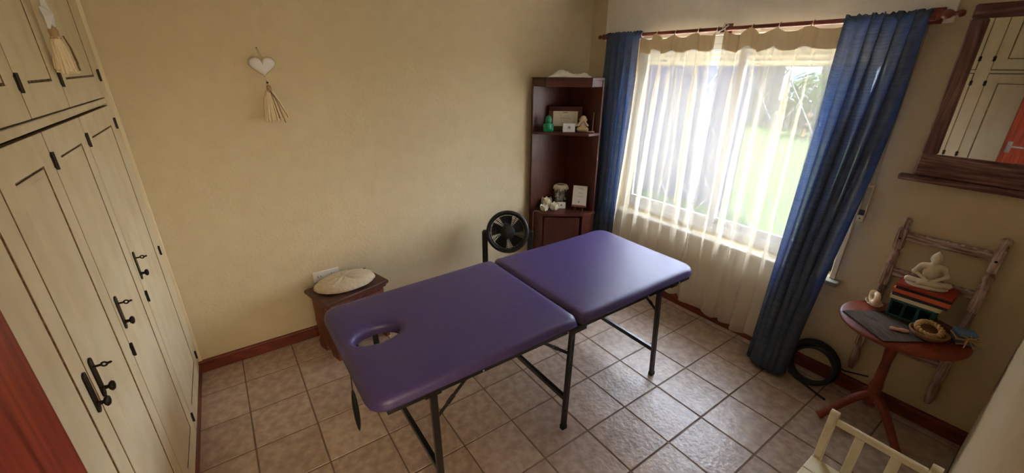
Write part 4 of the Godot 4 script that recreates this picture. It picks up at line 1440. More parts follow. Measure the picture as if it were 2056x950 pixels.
func printed(called: String, im: Image, w: float, h: float, xf: Transform3D, parent: Node) -> void:
	var m := StandardMaterial3D.new()
	m.albedo_texture = ImageTexture.create_from_image(im)
	m.roughness = 0.85
	var st := mb()
	st.set_smooth_group(-1)
	quv(st, [xf * Vector3(-w / 2, -h / 2, 0), xf * Vector3(w / 2, -h / 2, 0), xf * Vector3(w / 2, h / 2, 0), xf * Vector3(-w / 2, h / 2, 0)], [Vector2(0, 1), Vector2(1, 1), Vector2(1, 0), Vector2(0, 0)])
	part(called, st, m, parent)

# ------------------------------------------------------------------ bedside stand with cushion
func build_nightstand() -> void:
	var n := thing("bedside_stand", "rustic red-brown wooden bedside stand with a thick top by the back wall", "stand", Vector3(-0.806, 0, -1.243), deg_to_rad(15))
	var W := 0.46; var D := 0.30; var H := 0.455
	var st := mb()
	box2(st, Vector3(-W / 2, H - 0.026, -D / 2), Vector3(W / 2, H, D / 2), 0.006)
	part("top_board", st, M.stand_wood_flat, n, "dark worn wooden top")
	st = mb()
	box2(st, Vector3(-W / 2 + 0.014, H - 0.048, -D / 2 + 0.012), Vector3(W / 2 - 0.014, H - 0.026, D / 2 - 0.012), 0.006)
	box2(st, Vector3(-W / 2 + 0.030, H - 0.070, -D / 2 + 0.026), Vector3(W / 2 - 0.030, H - 0.048, D / 2 - 0.026), 0.006)
	part("moulding", st, M.stand_wood, n)
	# side panels with a shaped foot
	for s in [-1, 1]:
		var x: float = s * (W / 2 - 0.046)
		var d := D / 2 - 0.030
		var pl := PackedVector2Array([Vector2(-d - 0.012, 0.0), Vector2(-d + 0.075, 0.0), Vector2(-d + 0.085, 0.025)])
		for i in 9:
			var a := PI - PI * i / 8.0
			pl.append(Vector2(cos(a) * (d - 0.085), 0.03 + sin(a) * 0.030))
		pl.append_array(PackedVector2Array([Vector2(d - 0.085, 0.025), Vector2(d - 0.075, 0.0), Vector2(d + 0.012, 0.0), Vector2(d + 0.016, 0.05), Vector2(d - 0.002, 0.075), Vector2(d, 0.20), Vector2(d + 0.010, 0.22), Vector2(d, 0.24), Vector2(d, H - 0.07), Vector2(-d, H - 0.07), Vector2(-d, 0.24), Vector2(-d - 0.010, 0.22), Vector2(-d, 0.20), Vector2(-d + 0.002, 0.075), Vector2(-d - 0.016, 0.05)]))
		st = mb()
		prism(st, pl, -0.014, 0.014, Transform3D(Basis(Vector3(0, 0, 1), Vector3.UP, Vector3(-1, 0, 0)), Vector3(x, 0, 0)))
		part("side_panel", st, M.stand_wood, n)
	st = mb()
	box2(st, Vector3(-W / 2 + 0.05, 0.07, -D / 2 + 0.030), Vector3(W / 2 - 0.05, H - 0.07, -D / 2 + 0.044), 0.002)
	part("back_board", st, M.stand_wood, n)
	for y in [0.08, 0.235]:
		st = mb()
		box2(st, Vector3(-W / 2 + 0.052, y, -D / 2 + 0.03), Vector3(W / 2 - 0.052, y + 0.018, D / 2 - 0.032), 0.003)
		part("shelf_board", st, M.stand_wood_flat, n)
	st = mb()
	box2(st, Vector3(-W / 2 + 0.052, 0.262, D / 2 - 0.048), Vector3(W / 2 - 0.052, H - 0.074, D / 2 - 0.030), 0.003)
	var dw := part("drawer_front", st, M.stand_wood, n)
	st = mb()
	lathe(st, [Vector2(0.010, 0), Vector2(0.007, 0.010), Vector2(0.016, 0.020), Vector2(0.012, 0.030), Vector2(0, 0.033)], 14, Transform3D(Basis(Vector3.RIGHT, Vector3(0, 0, 1), Vector3(0, -1, 0)), Vector3(0, 0.325, D / 2 - 0.030)))
	part("knob", st, M.stand_wood_flat, dw)
	# flat round cushion
	var f := noise(160, 1.0, 3)
	st = mb()
	var prof_n := 14; var segs := 44
	var P := []
	for i in prof_n + 1:
		var row := []
		var t := PI * i / prof_n
		for k in segs:
			var a := TAU * k / segs
			var rx := 0.198; var rz := 0.140
			var c := pow(sin(t), 0.75)
			var y := -cos(t)
			var d := 1.0 + 0.035 * f.get_noise_2d(cos(a) * 2.0, sin(a) * 2.0)
			var lump := 0.010 * f.get_noise_3d(cos(a) * c * 4.0, sin(a) * c * 4.0, 2.0) if y > 0 else 0.0
			row.append(Vector3(cos(a) * c * rx * d, (0.046 * y if y > 0 else 0.020 * y) * (1.0 + 0.2 * f.get_noise_2d(cos(a) * 3.0, sin(a) * 3.0)) + lump + 0.021, sin(a) * c * rz * d))
		P.append(row)
	st.set_smooth_group(0)
	for i in prof_n:
		for k in segs:
			var k2 := (k + 1) % segs
			if i > 0: tri(st, P[i][k], P[i + 1][k2], P[i][k2])
			if i < prof_n - 1: tri(st, P[i][k], P[i + 1][k], P[i + 1][k2])
	var cu := thing("round_cushion", "flat oval beige linen cushion lying on the bedside stand", "cushion", Vector3(-0.812, H + 0.003, -1.250), deg_to_rad(4))
	part("cover", st, M.linen, cu)
	st = mb()
	var seam := []
	for k in 44:
		var a := TAU * k / 44.0
		var d := 1.0 + 0.035 * f.get_noise_2d(cos(a) * 2.0, sin(a) * 2.0)
		seam.append(Vector3(cos(a) * 0.199 * d, 0.021, sin(a) * 0.141 * d))
	tube(st, seam, 0.0025, 5, true)
	part("seam", st, M.linen, cu)

# ------------------------------------------------------------------ fan
func build_fan() -> void:
	var c := Vector3(0.452, 0.600, -1.135)
	var fn := thing("floor_fan", "round black fan in a forked stand behind the massage table", "fan", Vector3(c.x, 0, c.z))
	# the head looks at the door, a little upwards
	var f := Vector3(-0.52, 0.30, 0.80).normalized()
	var r := Vector3.UP.cross(f).normalized()
	var u := f.cross(r)
	var X := Transform3D(Basis(r, u, f), Vector3(0, c.y, 0))
	# lathes run along y: turn them to the head's axis
	var LX := X * Transform3D(Basis(Vector3.RIGHT, Vector3(0, 0, 1), Vector3(0, -1, 0)), Vector3.ZERO)
	var st := mb()
	lathe(st, [Vector2(0.142, -0.070), Vector2(0.160, -0.068), Vector2(0.172, -0.045), Vector2(0.175, -0.005), Vector2(0.172, 0.018), Vector2(0.164, 0.026), Vector2(0.150, 0.024), Vector2(0.143, 0.012), Vector2(0.142, -0.070)], 48, LX)
	var hd := part("housing", st, M.black_plastic, fn)
	# guard: rings and spokes front and back
	for side in [1, -1]:
		var zz: float = 0.014 if side > 0 else -0.066
		for rr in [0.062, 0.075, 0.088, 0.101, 0.114, 0.127, 0.140]:
			st = mb()
			tube(st, arc(X * Vector3(0, 0, zz), r, u, rr, 0, TAU * 35 / 36.0, 35), 0.0016, 5, true)
			part("guard_ring", st, M.black_plastic, hd)
		for k in 24:
			var a := TAU * k / 24.0
			st = mb()
			tube(st, [X * Vector3(cos(a) * 0.045, sin(a) * 0.045, zz), X * Vector3(cos(a + 0.25) * 0.144, sin(a + 0.25) * 0.144, zz)], 0.0016, 5)
			part("guard_spoke", st, M.black_plastic, hd)
	st = mb()
	lathe(st, [Vector2(0, 0.004), Vector2(0.058, 0.006), Vector2(0.058, 0.016), Vector2(0.048, 0.024), Vector2(0, 0.027)], 28, LX)
	part("hub_cap", st, M.black_plastic, hd)
	st = mb()
	lathe(st, [Vector2(0, -0.066), Vector2(0.052, -0.066), Vector2(0.052, -0.050), Vector2(0.040, -0.010), Vector2(0, -0.008)], 24, LX)
	part("motor", st, M.black_plastic, hd)
	for k in 5:
		var a := TAU * k / 5.0 + 0.35
		st = mb()
		sheet(st, 6, 6, func(p, q):
			var rad: float = lerpf(0.036, 0.134, q)
			var wa: float = a + (p - 0.5) * lerpf(1.0, 0.80, q) + 0.10 * q
			var zz: float = -0.026 + (p - 0.5) * 0.040
			return X * Vector3(cos(wa) * rad, sin(wa) * rad, zz), 0.002)
		part("blade", st, M.black_plastic, hd)
	# fork with pivots, column and foot
	for s in [-1, 1]:
		var top: Vector3 = X * Vector3(s * 0.186, 0, -0.01)
		st = mb()
		tube(st, [X * Vector3(s * 0.168, 0, -0.01), X * Vector3(s * 0.200, 0, -0.01)], 0.018, 14)
		part("pivot_knob", st, M.black_plastic, fn)
		st = mb()
		bar(st, top + Vector3(0, 0.008, 0), Vector3(top.x, 0.27, top.z), 0.020, 0.046, 0.005, r)
		bar(st, Vector3(top.x, 0.275, top.z), Vector3(top.x * 0.25, 0.20, top.z * 0.25), 0.060, 0.022, 0.005)
		part("fork_arm", st, M.black_plastic, fn)
	st = mb()
	lathe(st, [Vector2(0, 0), Vector2(0.150, 0), Vector2(0.155, 0.010), Vector2(0.140, 0.024), Vector2(0.045, 0.034), Vector2(0.030, 0.06), Vector2(0.026, 0.17), Vector2(0.050, 0.21), Vector2(0.050, 0.222), Vector2(0, 0.224)], 28)
	part("pedestal", st, M.black_plastic, fn)

# ------------------------------------------------------------------ mirror
func build_mirror() -> void:
	# hangs on the wall, its top leaning a little into the room
	var mr := thing("wall_mirror", "large mirror in a weathered brown wooden frame on the window wall", "mirror", Vector3(XW - 0.012, 1.318, 1.192))
	mr.rotation.z = 0.022
	var w := 0.268; var top := 0.792; var b := 0.058
	# in its own axes: -x into the room, z along the wall
	var st := mb()
	box2(st, Vector3(-0.034, 0.0, -w - 0.055), Vector3(0.0, 0.030, w + 0.055), 0.006)
	part("ledge", st, M.mirror_wood_flat, mr)
	st = mb()
	box2(st, Vector3(-0.028, 0.030, -w), Vector3(0.0, 0.030 + b * 1.9, w), 0.006)
	part("bottom_rail", st, M.mirror_wood_flat, mr)
	st = mb()
	box2(st, Vector3(-0.028, top - b, -w), Vector3(0.0, top, w), 0.006)
	part("top_rail", st, M.mirror_wood_flat, mr)
	for s in [-1, 1]:
		st = mb()
		var z0: float = -w if s < 0 else w - b
		box2(st, Vector3(-0.029, 0.030 + b * 1.9, z0), Vector3(0.0, top - b, z0 + b), 0.006)
		part("stile", st, M.mirror_wood, mr)
	st = mb()
	box2(st, Vector3(-0.012, 0.12, -w + b - 0.006), Vector3(-0.006, top - b + 0.006, w - b + 0.006), 0.0)
	part("glass", st, M.mirror_glass, mr)

# ------------------------------------------------------------------ towel rack of turned posts on the wall
func build_rack() -> void:
	var rk := thing("wall_rack", "weathered whitewashed wooden ladder rack hanging on the wall behind the round table", "rack", Vector3(XW - 0.024, 0, 0))
	for z in [0.968, 1.318]:
		var st := mb()
		lathe(st, [Vector2(0, 1.128), Vector2(0.012, 1.126), Vector2(0.020, 1.115), Vector2(0.021, 1.105), Vector2(0.013, 1.094), Vector2(0.018, 1.086), Vector2(0.013, 1.078), Vector2(0.019, 1.070)], 14, Transform3D(Basis(), Vector3(0, 0, z)).scaled_local(Vector3(1, 1, -1)))
		bx(st, Vector3(0, 1.012, z), Vector3(0.040, 0.116, 0.040), 0.004)
		lathe(st, [Vector2(0.016, 0.86), Vector2(0.020, 0.875), Vector2(0.016, 0.885), Vector2(0.013, 0.895), Vector2(0.021, 0.915), Vector2(0.021, 0.925), Vector2(0.013, 0.940), Vector2(0.018, 0.955)], 14, Transform3D(Basis(), Vector3(0, 0, z)))
		bx(st, Vector3(0, 0.80, z), Vector3(0.040, 0.125, 0.040), 0.004)
		lathe(st, [Vector2(0.017, 0.44), Vector2(0.021, 0.50), Vector2(0.022, 0.62), Vector2(0.018, 0.70), Vector2(0.019, 0.74)], 14, Transform3D(Basis(), Vector3(0, 0, z)))
		bx(st, Vector3(0, 0.385, z), Vector3(0.040, 0.120, 0.040), 0.004)
		lathe(st, [Vector2(0, 0.158), Vector2(0.013, 0.158), Vector2(0.020, 0.20), Vector2(0.021, 0.26), Vector2(0.014, 0.31), Vector2(0.019, 0.328)], 14, Transform3D(Basis(), Vector3(0, 0, z)))
		var p := part("post", st, M.washed_wood, rk)
		st = mb()
		lathe(st, [Vector2(0.006, 0), Vector2(0.005, 0.002), Vector2(0, 0.003)], 10, Transform3D(Basis(Vector3(0, 1, 0), Vector3(-1, 0, 0), Vector3(0, 0, 1)), Vector3(-0.020, 1.014, z)))
		part("screw", st, M.black_iron, p)
	for y in [1.03, 0.82, 0.395]:
		var st := mb()
		box2(st, Vector3(-0.011, y - 0.022, 0.985), Vector3(0.011, y + 0.022, 1.301), 0.005)
		part("rail", st, M.washed_wood_flat, rk)

# ------------------------------------------------------------------ round table and its things
func build_round_table() -> void:
	var cx := 1.308; var cz := 1.135
	var H := 0.645
	var t := thing("round_table", "small round red-brown pedestal table on three feet against the wall", "table", Vector3(cx, 0, cz))
	var st := mb()
	lathe(st, [Vector2(0, H - 0.024), Vector2(0.235, H - 0.024), Vector2(0.252, H - 0.018), Vector2(0.256, H - 0.010), Vector2(0.252, H - 0.003), Vector2(0.244, H), Vector2(0, H)], 56)
	part("table_top", st, M.orange_wood, t)
	st = mb()
	lathe(st, [Vector2(0, 0.13), Vector2(0.028, 0.135), Vector2(0.036, 0.16), Vector2(0.036, 0.20), Vector2(0.026, 0.22), Vector2(0.030, 0.26), Vector2(0.024, 0.30), Vector2(0.021, 0.42), Vector2(0.026, 0.50), Vector2(0.034, 0.54), Vector2(0.026, 0.57), Vector2(0.05, 0.60), Vector2(0.075, H - 0.024)], 24)
	part("column", st, M.orange_wood, t)
	for a in [deg_to_rad(222.0), deg_to_rad(124.0), deg_to_rad(-25.0)]:
		st = mb()
		var d := Vector3(cos(a), 0, sin(a))
		var pts := []; var rad := []
		for i in 11:
			var f := i / 10.0
			pts.append(d * (0.02 + 0.21 * f) + Vector3(0, 0.185 - 0.175 * f + 0.045 * sin(PI * f) * (1.0 - f) + 0.012, 0))
			rad.append(0.024 - 0.006 * f + (0.004 if f > 0.9 else 0.0))
		tube(st, pts, rad, 10)
		part("leg", st, M.orange_wood, t)
	# placemat turned on the table top
	var X := func(dx: float, dz: float, y: float) -> Vector3: return Vector3(cx + dx, y, cz + dz)
	var pm := thing("placemat", "dark woven fibre placemat on the round table", "placemat", Vector3(1.300, H, 1.135), deg_to_rad(-36))
	st = mb()
	box2(st, Vector3(-0.20, 0.001, -0.135), Vector3(0.20, 0.006, 0.135), 0.001)
	part("cloth", st, M.mat_fibre, pm)
	st = mb()
	for s in [-1, 1]:
		for k in 26:
			var z := lerpf(-0.130, 0.130, k / 25.0)
			tube(st, [Vector3(s * 0.199, 0.0035, z), Vector3(s * 0.210, 0.003, z + 0.002)], 0.0016, 4)
	tag(part("fringe", st, M.twine_dark, pm), "", "", "", "stuff")
	var y := H + 0.0065
	# shell
	var sh := thing("seashell", "cream spiral seashell lying in a shallow shell dish on the placemat", "seashell", Vector3(1.405, y, 0.985), deg_to_rad(30))
	st = mb()
	sheet(st, 20, 8, func(p, q):
		var a: float = TAU * p; var rr: float = 0.046 * q
		return Vector3(cos(a) * rr * 1.2, 0.002 + 0.022 * q * q * (1.0 + 0.15 * sin(a * 9.0)), -sin(a) * rr * 0.8), 0.003)
	part("dish", st, M.shell, sh)
	st = mb()
	var pts := []; var rad := []
	for i in 40:
		var f := i / 39.0
		var a := f * TAU * 2.1
		var rr := 0.006 + 0.026 * f
		pts.append(Vector3(cos(a) * rr, 0.050 + sin(a) * rr, 0.014 * (1.0 - f) - 0.004))
		rad.append(0.004 + 0.015 * f)
	tube(st, pts, rad, 10)
	part("whorl", st, M.shell, sh)
	# pink stone
	var ps := thing("pink_stone", "small flat pink stone figure lying on the placemat", "stone", Vector3(1.222, y, 1.140), deg_to_rad(-58))
	st = mb()
	blob(st, [[Vector3(-0.028, 0.008, 0), Vector3(-0.010, 0.007, 0.002), 0.010, 0.008], [Vector3(-0.010, 0.007, 0.0), Vector3(0.012, 0.007, 0), 0.007, 0.009], [Vector3(0.012, 0.007, 0), Vector3(0.032, 0.006, 0.0), 0.011, 0.009]], 0.003, 0.004)
	part("body", st, M.pink_stone, ps)
	# bowl with twisted ring
	var bw := thing("woven_bowl", "brown woven bowl holding a twisted rope ring on the round table", "bowl", Vector3(1.270, y, 1.235), deg_to_rad(20))
	st = mb()
	lathe(st, [Vector2(0, 0), Vector2(0.045, 0.0), Vector2(0.066, 0.018), Vector2(0.074, 0.034), Vector2(0.070, 0.037), Vector2(0.060, 0.020), Vector2(0.040, 0.007), Vector2(0, 0.006)], 28)
	part("bowl", st, M.basket, bw)
	for k in 2:
		st = mb()
		pts = []
		for i in 60:
			var a := TAU * i / 60.0
			var b := a * 9.0 + PI * k
			pts.append(Vector3(cos(a) * (0.044 + 0.006 * cos(b)) + 0.012, 0.040 + 0.006 * sin(b) + 0.014 * cos(a), sin(a) * (0.044 + 0.006 * cos(b))))
		tube(st, pts, 0.0075, 6, true)
		part("rope_strand", st, M.raffia, bw)
	# blue gift box with a raffia bow
	var gx := thing("blue_box", "small pale blue box tied with raffia at the edge of the round table", "box", Vector3(1.372, H + 0.0005, 1.340), deg_to_rad(25))
	st = mb()
	box2(st, Vector3(-0.034, 0.0, -0.034), Vector3(0.034, 0.052, 0.034), 0.003)
	part("box", st, M.blue_card, gx)
	st = mb()
	box2(st, Vector3(-0.037, 0.034, -0.037), Vector3(0.037, 0.056, 0.037), 0.003)
	part("lid", st, M.blue_card, gx)
	st = mb()
	for k in 9:
		var a := TAU * k / 9.0 + 0.3
		var o := Vector3(-0.040, 0.040, 0.0)
		tube(st, [o, o + Vector3(-0.012 - 0.01 * (k % 3), 0.020 * sin(a), 0.024 * cos(a)), o + Vector3(-0.020, 0.036 * sin(a) - 0.006, 0.050 * cos(a))], 0.0028, 5)
	bx(st, Vector3(0, 0.028, 0), Vector3(0.079, 0.008, 0.079), 0.001)
	part("raffia_bow", st, M.raffia, gx)
	# teal box under the books
	var tb := thing("teal_stand", "dark teal pierced box carrying the stack of books", "box", Vector3(1.440, H + 0.0065, 1.135))
	st = mb()
	box2(st, Vector3(-0.075, 0.0, -0.088), Vector3(0.075, 0.010, 0.088), 0.003)
	box2(st, Vector3(-0.075, 0.082, -0.088), Vector3(0.075, 0.094, 0.088), 0.003)
	for sx in [-1, 1]:
		for k in 4:
			bar(st, Vector3(sx * 0.068, 0.008, -0.08 + k * 0.053), Vector3(sx * 0.068, 0.084, -0.08 + k * 0.053), 0.012, 0.014, 0.002)
	for sz in [-1, 1]:
		bx(st, Vector3(0, 0.047, sz * 0.080), Vector3(0.136, 0.076, 0.010), 0.002)
	box2(st, Vector3(0.055, 0.01, -0.08), Vector3(0.066, 0.083, 0.08), 0.0)
	part("box", st, M.teal, tb)
	var books := [[M.book_cream, 0.020, 0.098, -0.004, 0.0, "cream paperback at the bottom of the book stack"], [M.book_navy, 0.016, 0.104, 0.004, 2.0, "dark navy book second from the bottom of the stack"], [M.book_orange, 0.022, 0.108, 0.006, -1.0, "orange book in the middle of the stack"], [M.book_navy, 0.014, 0.104, 0.010, 1.5, "dark book just below the top red book"], [M.book_red, 0.014, 0.106, 0.008, 0.5, "red book on top of the stack under the white figurine"]]
	var by := H + 0.1010
	for b in books:
		var o := thing("book", b[5], "book", Vector3(1.442, by, 1.142 + b[3]), deg_to_rad(b[4]), "books on the teal box")
		var hh: float = b[1]; var hl: float = b[2]
		st = mb()
		box2(st, Vector3(-0.072, 0.0, -hl), Vector3(0.072, 0.002, hl), 0.0006)
		box2(st, Vector3(-0.072, hh - 0.002, -hl), Vector3(0.072, hh, hl), 0.0006)
		box2(st, Vector3(-0.074, 0.0, -hl), Vector3(-0.071, hh, hl), 0.0008)
		part("cover", st, b[0], o)
		st = mb()
		box2(st, Vector3(-0.0708, 0.0022, -hl + 0.003), Vector3(0.068, hh - 0.0022, hl - 0.003), 0.0)
		part("page_block", st, M.pages, o)
		by += hh + 0.0004
	# white seated figure on a base
	var bu := thing("white_figurine", "white seated meditating figurine on top of the stack of books", "figurine", Vector3(1.445, by, 1.140), deg_to_rad(-72))
	st = mb()
	var s := 0.178
	var oy := Vector3(0, 0.012, 0)
	var bones := [[Vector3(-0.42, 0.07, 0.06), Vector3(0.20, 0.07, 0.24), 0.085, 0.07], [Vector3(0.42, 0.07, 0.06), Vector3(-0.20, 0.07, 0.24), 0.085, 0.07], [Vector3(0, 0.14, -0.03), Vector3(0, 0.38, -0.02), 0.15, 0.15],
		[Vector3(-0.17, 0.52, -0.02), Vector3(0.17, 0.52, -0.02), 0.085, 0.085], [Vector3(0, 0.36, -0.02), Vector3(0, 0.50, -0.02), 0.16, 0.14], [Vector3(-0.24, 0.51, -0.02), Vector3(-0.34, 0.30, 0.0), 0.065, 0.055], [Vector3(-0.34, 0.30, 0.0), Vector3(-0.06, 0.17, 0.20), 0.052, 0.04],
		[Vector3(0.24, 0.51, -0.02), Vector3(0.34, 0.30, 0.0), 0.065, 0.055], [Vector3(0.34, 0.30, 0.0), Vector3(0.06, 0.17, 0.20), 0.052, 0.04], [Vector3(0, 0.54, -0.01), Vector3(0, 0.66, 0.0), 0.06, 0.055], [Vector3(0, 0.72, 0.01), Vector3(0, 0.82, 0.0), 0.10, 0.11],
		[Vector3(0, 0.91, -0.01), Vector3(0, 0.97, -0.01), 0.05, 0.028], [Vector3(-0.105, 0.72, 0), Vector3(-0.105, 0.80, 0), 0.02, 0.022], [Vector3(0.105, 0.72, 0), Vector3(0.105, 0.80, 0), 0.02, 0.022], [Vector3(0, 0.74, 0.105), Vector3(0, 0.79, 0.10), 0.02, 0.012]]
	for e in bones:
		e[0] = e[0] * s + oy; e[1] = e[1] * s + oy; e[2] *= s; e[3] *= s
	blob(st, bones, 0.0055, 0.008)
	part("figure", st, M.plaster_white, bu)
	st = mb()
	lathe(st, [Vector2(0, 0), Vector2(0.055, 0), Vector2(0.060, 0.006), Vector2(0.056, 0.013), Vector2(0, 0.014)], 24, Transform3D(Basis(Vector3(1.35, 0, 0), Vector3.UP, Vector3(0, 0, 0.85)), Vector3(0, 0, 0.012)))
	part("base", st, M.plaster_white, bu)

# ------------------------------------------------------------------ child's chair
func build_child_chair() -> void:
	var c := thing("child_chair", "small cream painted wooden child's chair near the doorway wall", "chair", Vector3(0.36, 0, 1.305))
	# sits facing -x: back at +x
	var st: SurfaceTool
	for z in [-0.155, 0.155]:
		st = mb()
		bar(st, Vector3(0.135, 0.0, z), Vector3(0.135, 0.31, z), 0.030, 0.030, 0.004)
		bar(st, Vector3(0.135, 0.31, z), Vector3(0.150, 0.535, z), 0.030, 0.030, 0.005, Vector3.RIGHT)
		tube(st, [Vector3(0.1505, 0.535, z - 0.0148), Vector3(0.1505, 0.535, z + 0.0148)], 0.0152, 14)
		part("back_post", st, M.chair_paint, c)
		st = mb()
		bar(st, Vector3(-0.125, 0.0, z), Vector3(-0.125, 0.295, z), 0.030, 0.030, 0.004)
		part("leg", st, M.chair_paint, c)
		st = mb()
		bar(st, Vector3(-0.11, 0.13, z), Vector3(0.12, 0.13, z), 0.016, 0.022, 0.003)
		part("stretcher", st, M.chair_paint, c)
	st = mb()
	box2(st, Vector3(0.139, 0.490, -0.141), Vector3(0.157, 0.520, 0.141), 0.004)
	part("top_rail", st, M.chair_paint, c)
	for z in [-0.056, 0.056]:
		st = mb()
		bar(st, Vector3(0.136, 0.300, z), Vector3(0.147, 0.492, z), 0.032, 0.012, 0.003, Vector3.RIGHT)
		part("back_slat", st, M.chair_paint, c)
	for k in 3:
		st = mb()
		var x0 := -0.155 + k * 0.0945
		box2(st, Vector3(x0, 0.288, -0.172), Vector3(x0 + 0.093, 0.304, 0.172), 0.003)
		part("seat_plank", st, M.chair_paint, c)

# ------------------------------------------------------------------ hanging ornaments
func tassel(parent: Node3D, top: Vector3, h: float, w: float, dep: float, sd: int, sway: float) -> void:
	var rng := RandomNumberGenerator.new(); rng.seed = sd
	var st := mb()
	lathe(st, [Vector2(0.003, 0), Vector2(0.010, -0.006), Vector2(0.013, -0.018), Vector2(0.011, -0.030), Vector2(0.015, -0.040)], 12, Transform3D(Basis(), top).scaled_local(Vector3(1, 1, -1)))
	part("tassel_knot", st, M.twine_mid, parent)
	st = mb()
	for k in 110:
		var a := rng.randf() * TAU
		var q := sqrt(rng.randf())
		var dx := cos(a) * q; var dz := sin(a) * q
		var pts := []
		for i in 5:
			var f := i / 4.0
			var sp := lerpf(0.22, 1.0, pow(f, 0.7))
			pts.append(top + Vector3(dx * w * 0.5 * sp + sway * f + rng.randfn() * 0.0016, -0.034 - (h - 0.034) * f * (0.93 + 0.07 * q * sin(k)), dz * dep * 0.5 * sp + rng.randfn() * 0.0016))
		tube(st, pts, 0.0046 if k % 3 else 0.0062, 5)
	var o := part("tassel_yarn", st, M.tassel_yarn, parent)
	o.set_meta("kind", "stuff")
	st = mb()
	for k in 3:
		var dx := rng.randf_range(0.1, 0.5) * w
		tube(st, [top + Vector3(0, -0.03, dep * 0.4), top + Vector3(dx * 0.5, -h * 0.45, dep * 0.52), top + Vector3(dx, -h * rng.randf_range(0.75, 1.05), dep * 0.55)], 0.0018, 4)
	o = part("tassel_cords", st, M.twine_dark, parent)
	o.set_meta("kind", "stuff")

func build_ornaments() -> void:
	# heart on the back wall
	var h := thing("heart_ornament", "white stuffed fabric heart with a raffia tassel hanging on the back wall", "ornament", Vector3(-1.024, 1.836, ZB))
	var st := mb()
	var loop := []
	for i in 48:
		var t := TAU * i / 48.0
		loop.append(Vector2(16.0 * pow(sin(t), 3.0) / 17.0, (13.0 * cos(t) - 5.0 * cos(2 * t) - 2.0 * cos(3 * t) - cos(4 * t) + 2.5) / 17.0))
	var rings := 9
	for side in [1, -1]:
		var P := []
		for r in rings + 1:
			var f := 1.0 - float(r) / rings
			var row := []
			for q in loop:
				var v: Vector2 = q * f
				row.append(Vector3(v.x * 0.071, v.y * 0.062 - 0.004, 0.024 + side * 0.020 * pow(1.0 - pow(f, 3.0), 0.6)))
			P.append(row)
		st.set_smooth_group(0)
		for r in rings:
			for k in 48:
				var k2 := (k + 1) % 48
				oquad(st, P[r][k], P[r][k2], P[r + 1][k2], P[r + 1][k], Vector3(0, 0, 0.024))
	part("heart", st, M.heart_cloth, h, "white padded heart")
	st = mb()
	tube(st, loop.map(func(q): return Vector3(q.x * 0.072, q.y * 0.063 - 0.004, 0.024)), 0.0022, 5, true)
	part("stitched_edge", st, M.twine, h)
	st = mb()
	tube(st, [Vector3(-0.006, 0.095, 0.006), Vector3(0.006, 0.045, 0.022)], 0.0016, 5)
	tube(st, [Vector3(-0.012, 0.095, 0.004), Vector3(-0.004, 0.050, 0.022)], 0.0016, 5)
	part("cord", st, M.twine, h)
	st = mb()
	tube(st, [Vector3(-0.010, 0.097, 0.0), Vector3(-0.010, 0.097, 0.012)], 0.003, 8)
	part("nail", st, M.bronze, h)
	st = mb()
	lathe(st, [Vector2(0, -0.007), Vector2(0.006, -0.003), Vector2(0.006, 0.003), Vector2(0, 0.007)], 12, Transform3D(Basis(), Vector3(0.008, -0.086, 0.024)))
	part("bead", st, M.dark_bead, h)
	st = mb()
	tube(st, [Vector3(0.004, -0.062, 0.024), Vector3(0.008, -0.100, 0.024)], 0.0016, 5)
	part("cord", st, M.twine, h)
	tassel(h, Vector3(0.010, -0.098, 0.030), 0.205, 0.135, 0.050, 5, 0.010)
	# star on the wardrobe's upper door, in the wardrobe's own directions
	var s := thing("star_ornament", "white fabric star with a long raffia tassel hanging on the wardrobe's upper door", "ornament", Vector3(-1.731 + 0.036, 1.995, -1.469 + 0.775), -0.02)
	s.rotation.y = PI / 2 - 0.02
	st = mb()
	var poly := []
	for i in 10:
		var a := PI / 2 + TAU * i / 10.0
		var r := 0.056 if i % 2 == 0 else 0.029
		poly.append(Vector2(cos(a) * r, sin(a) * r))
	st.set_smooth_group(-1)
	for side in [1, -1]:
		for i in 10:
			var a: Vector2 = poly[i]; var b: Vector2 = poly[(i + 1) % 10]
			otri(st, Vector3(0, 0, side * 0.016), Vector3(a.x, a.y, side * 0.003), Vector3(b.x, b.y, side * 0.003), Vector3.ZERO)
			if side > 0: oquad(st, Vector3(a.x, a.y, 0.003), Vector3(b.x, b.y, 0.003), Vector3(b.x, b.y, -0.003), Vector3(a.x, a.y, -0.003), Vector3.ZERO)
	part("star", st, M.heart_cloth, s, "white padded star")
	st = mb()
	tube(st, [Vector3(0, 0.050, 0), Vector3(0.0, 0.12, -0.012)], 0.0018, 5)
	tube(st, [Vector3(0.0, 0.12, -0.020), Vector3(0.0, 0.12, 0.0)], 0.004, 8)
	part("cord", st, M.twine_dark, s)
	tassel(s, Vector3(0.0, -0.034, 0.0), 0.150, 0.070, 0.050, 8, 0.0)

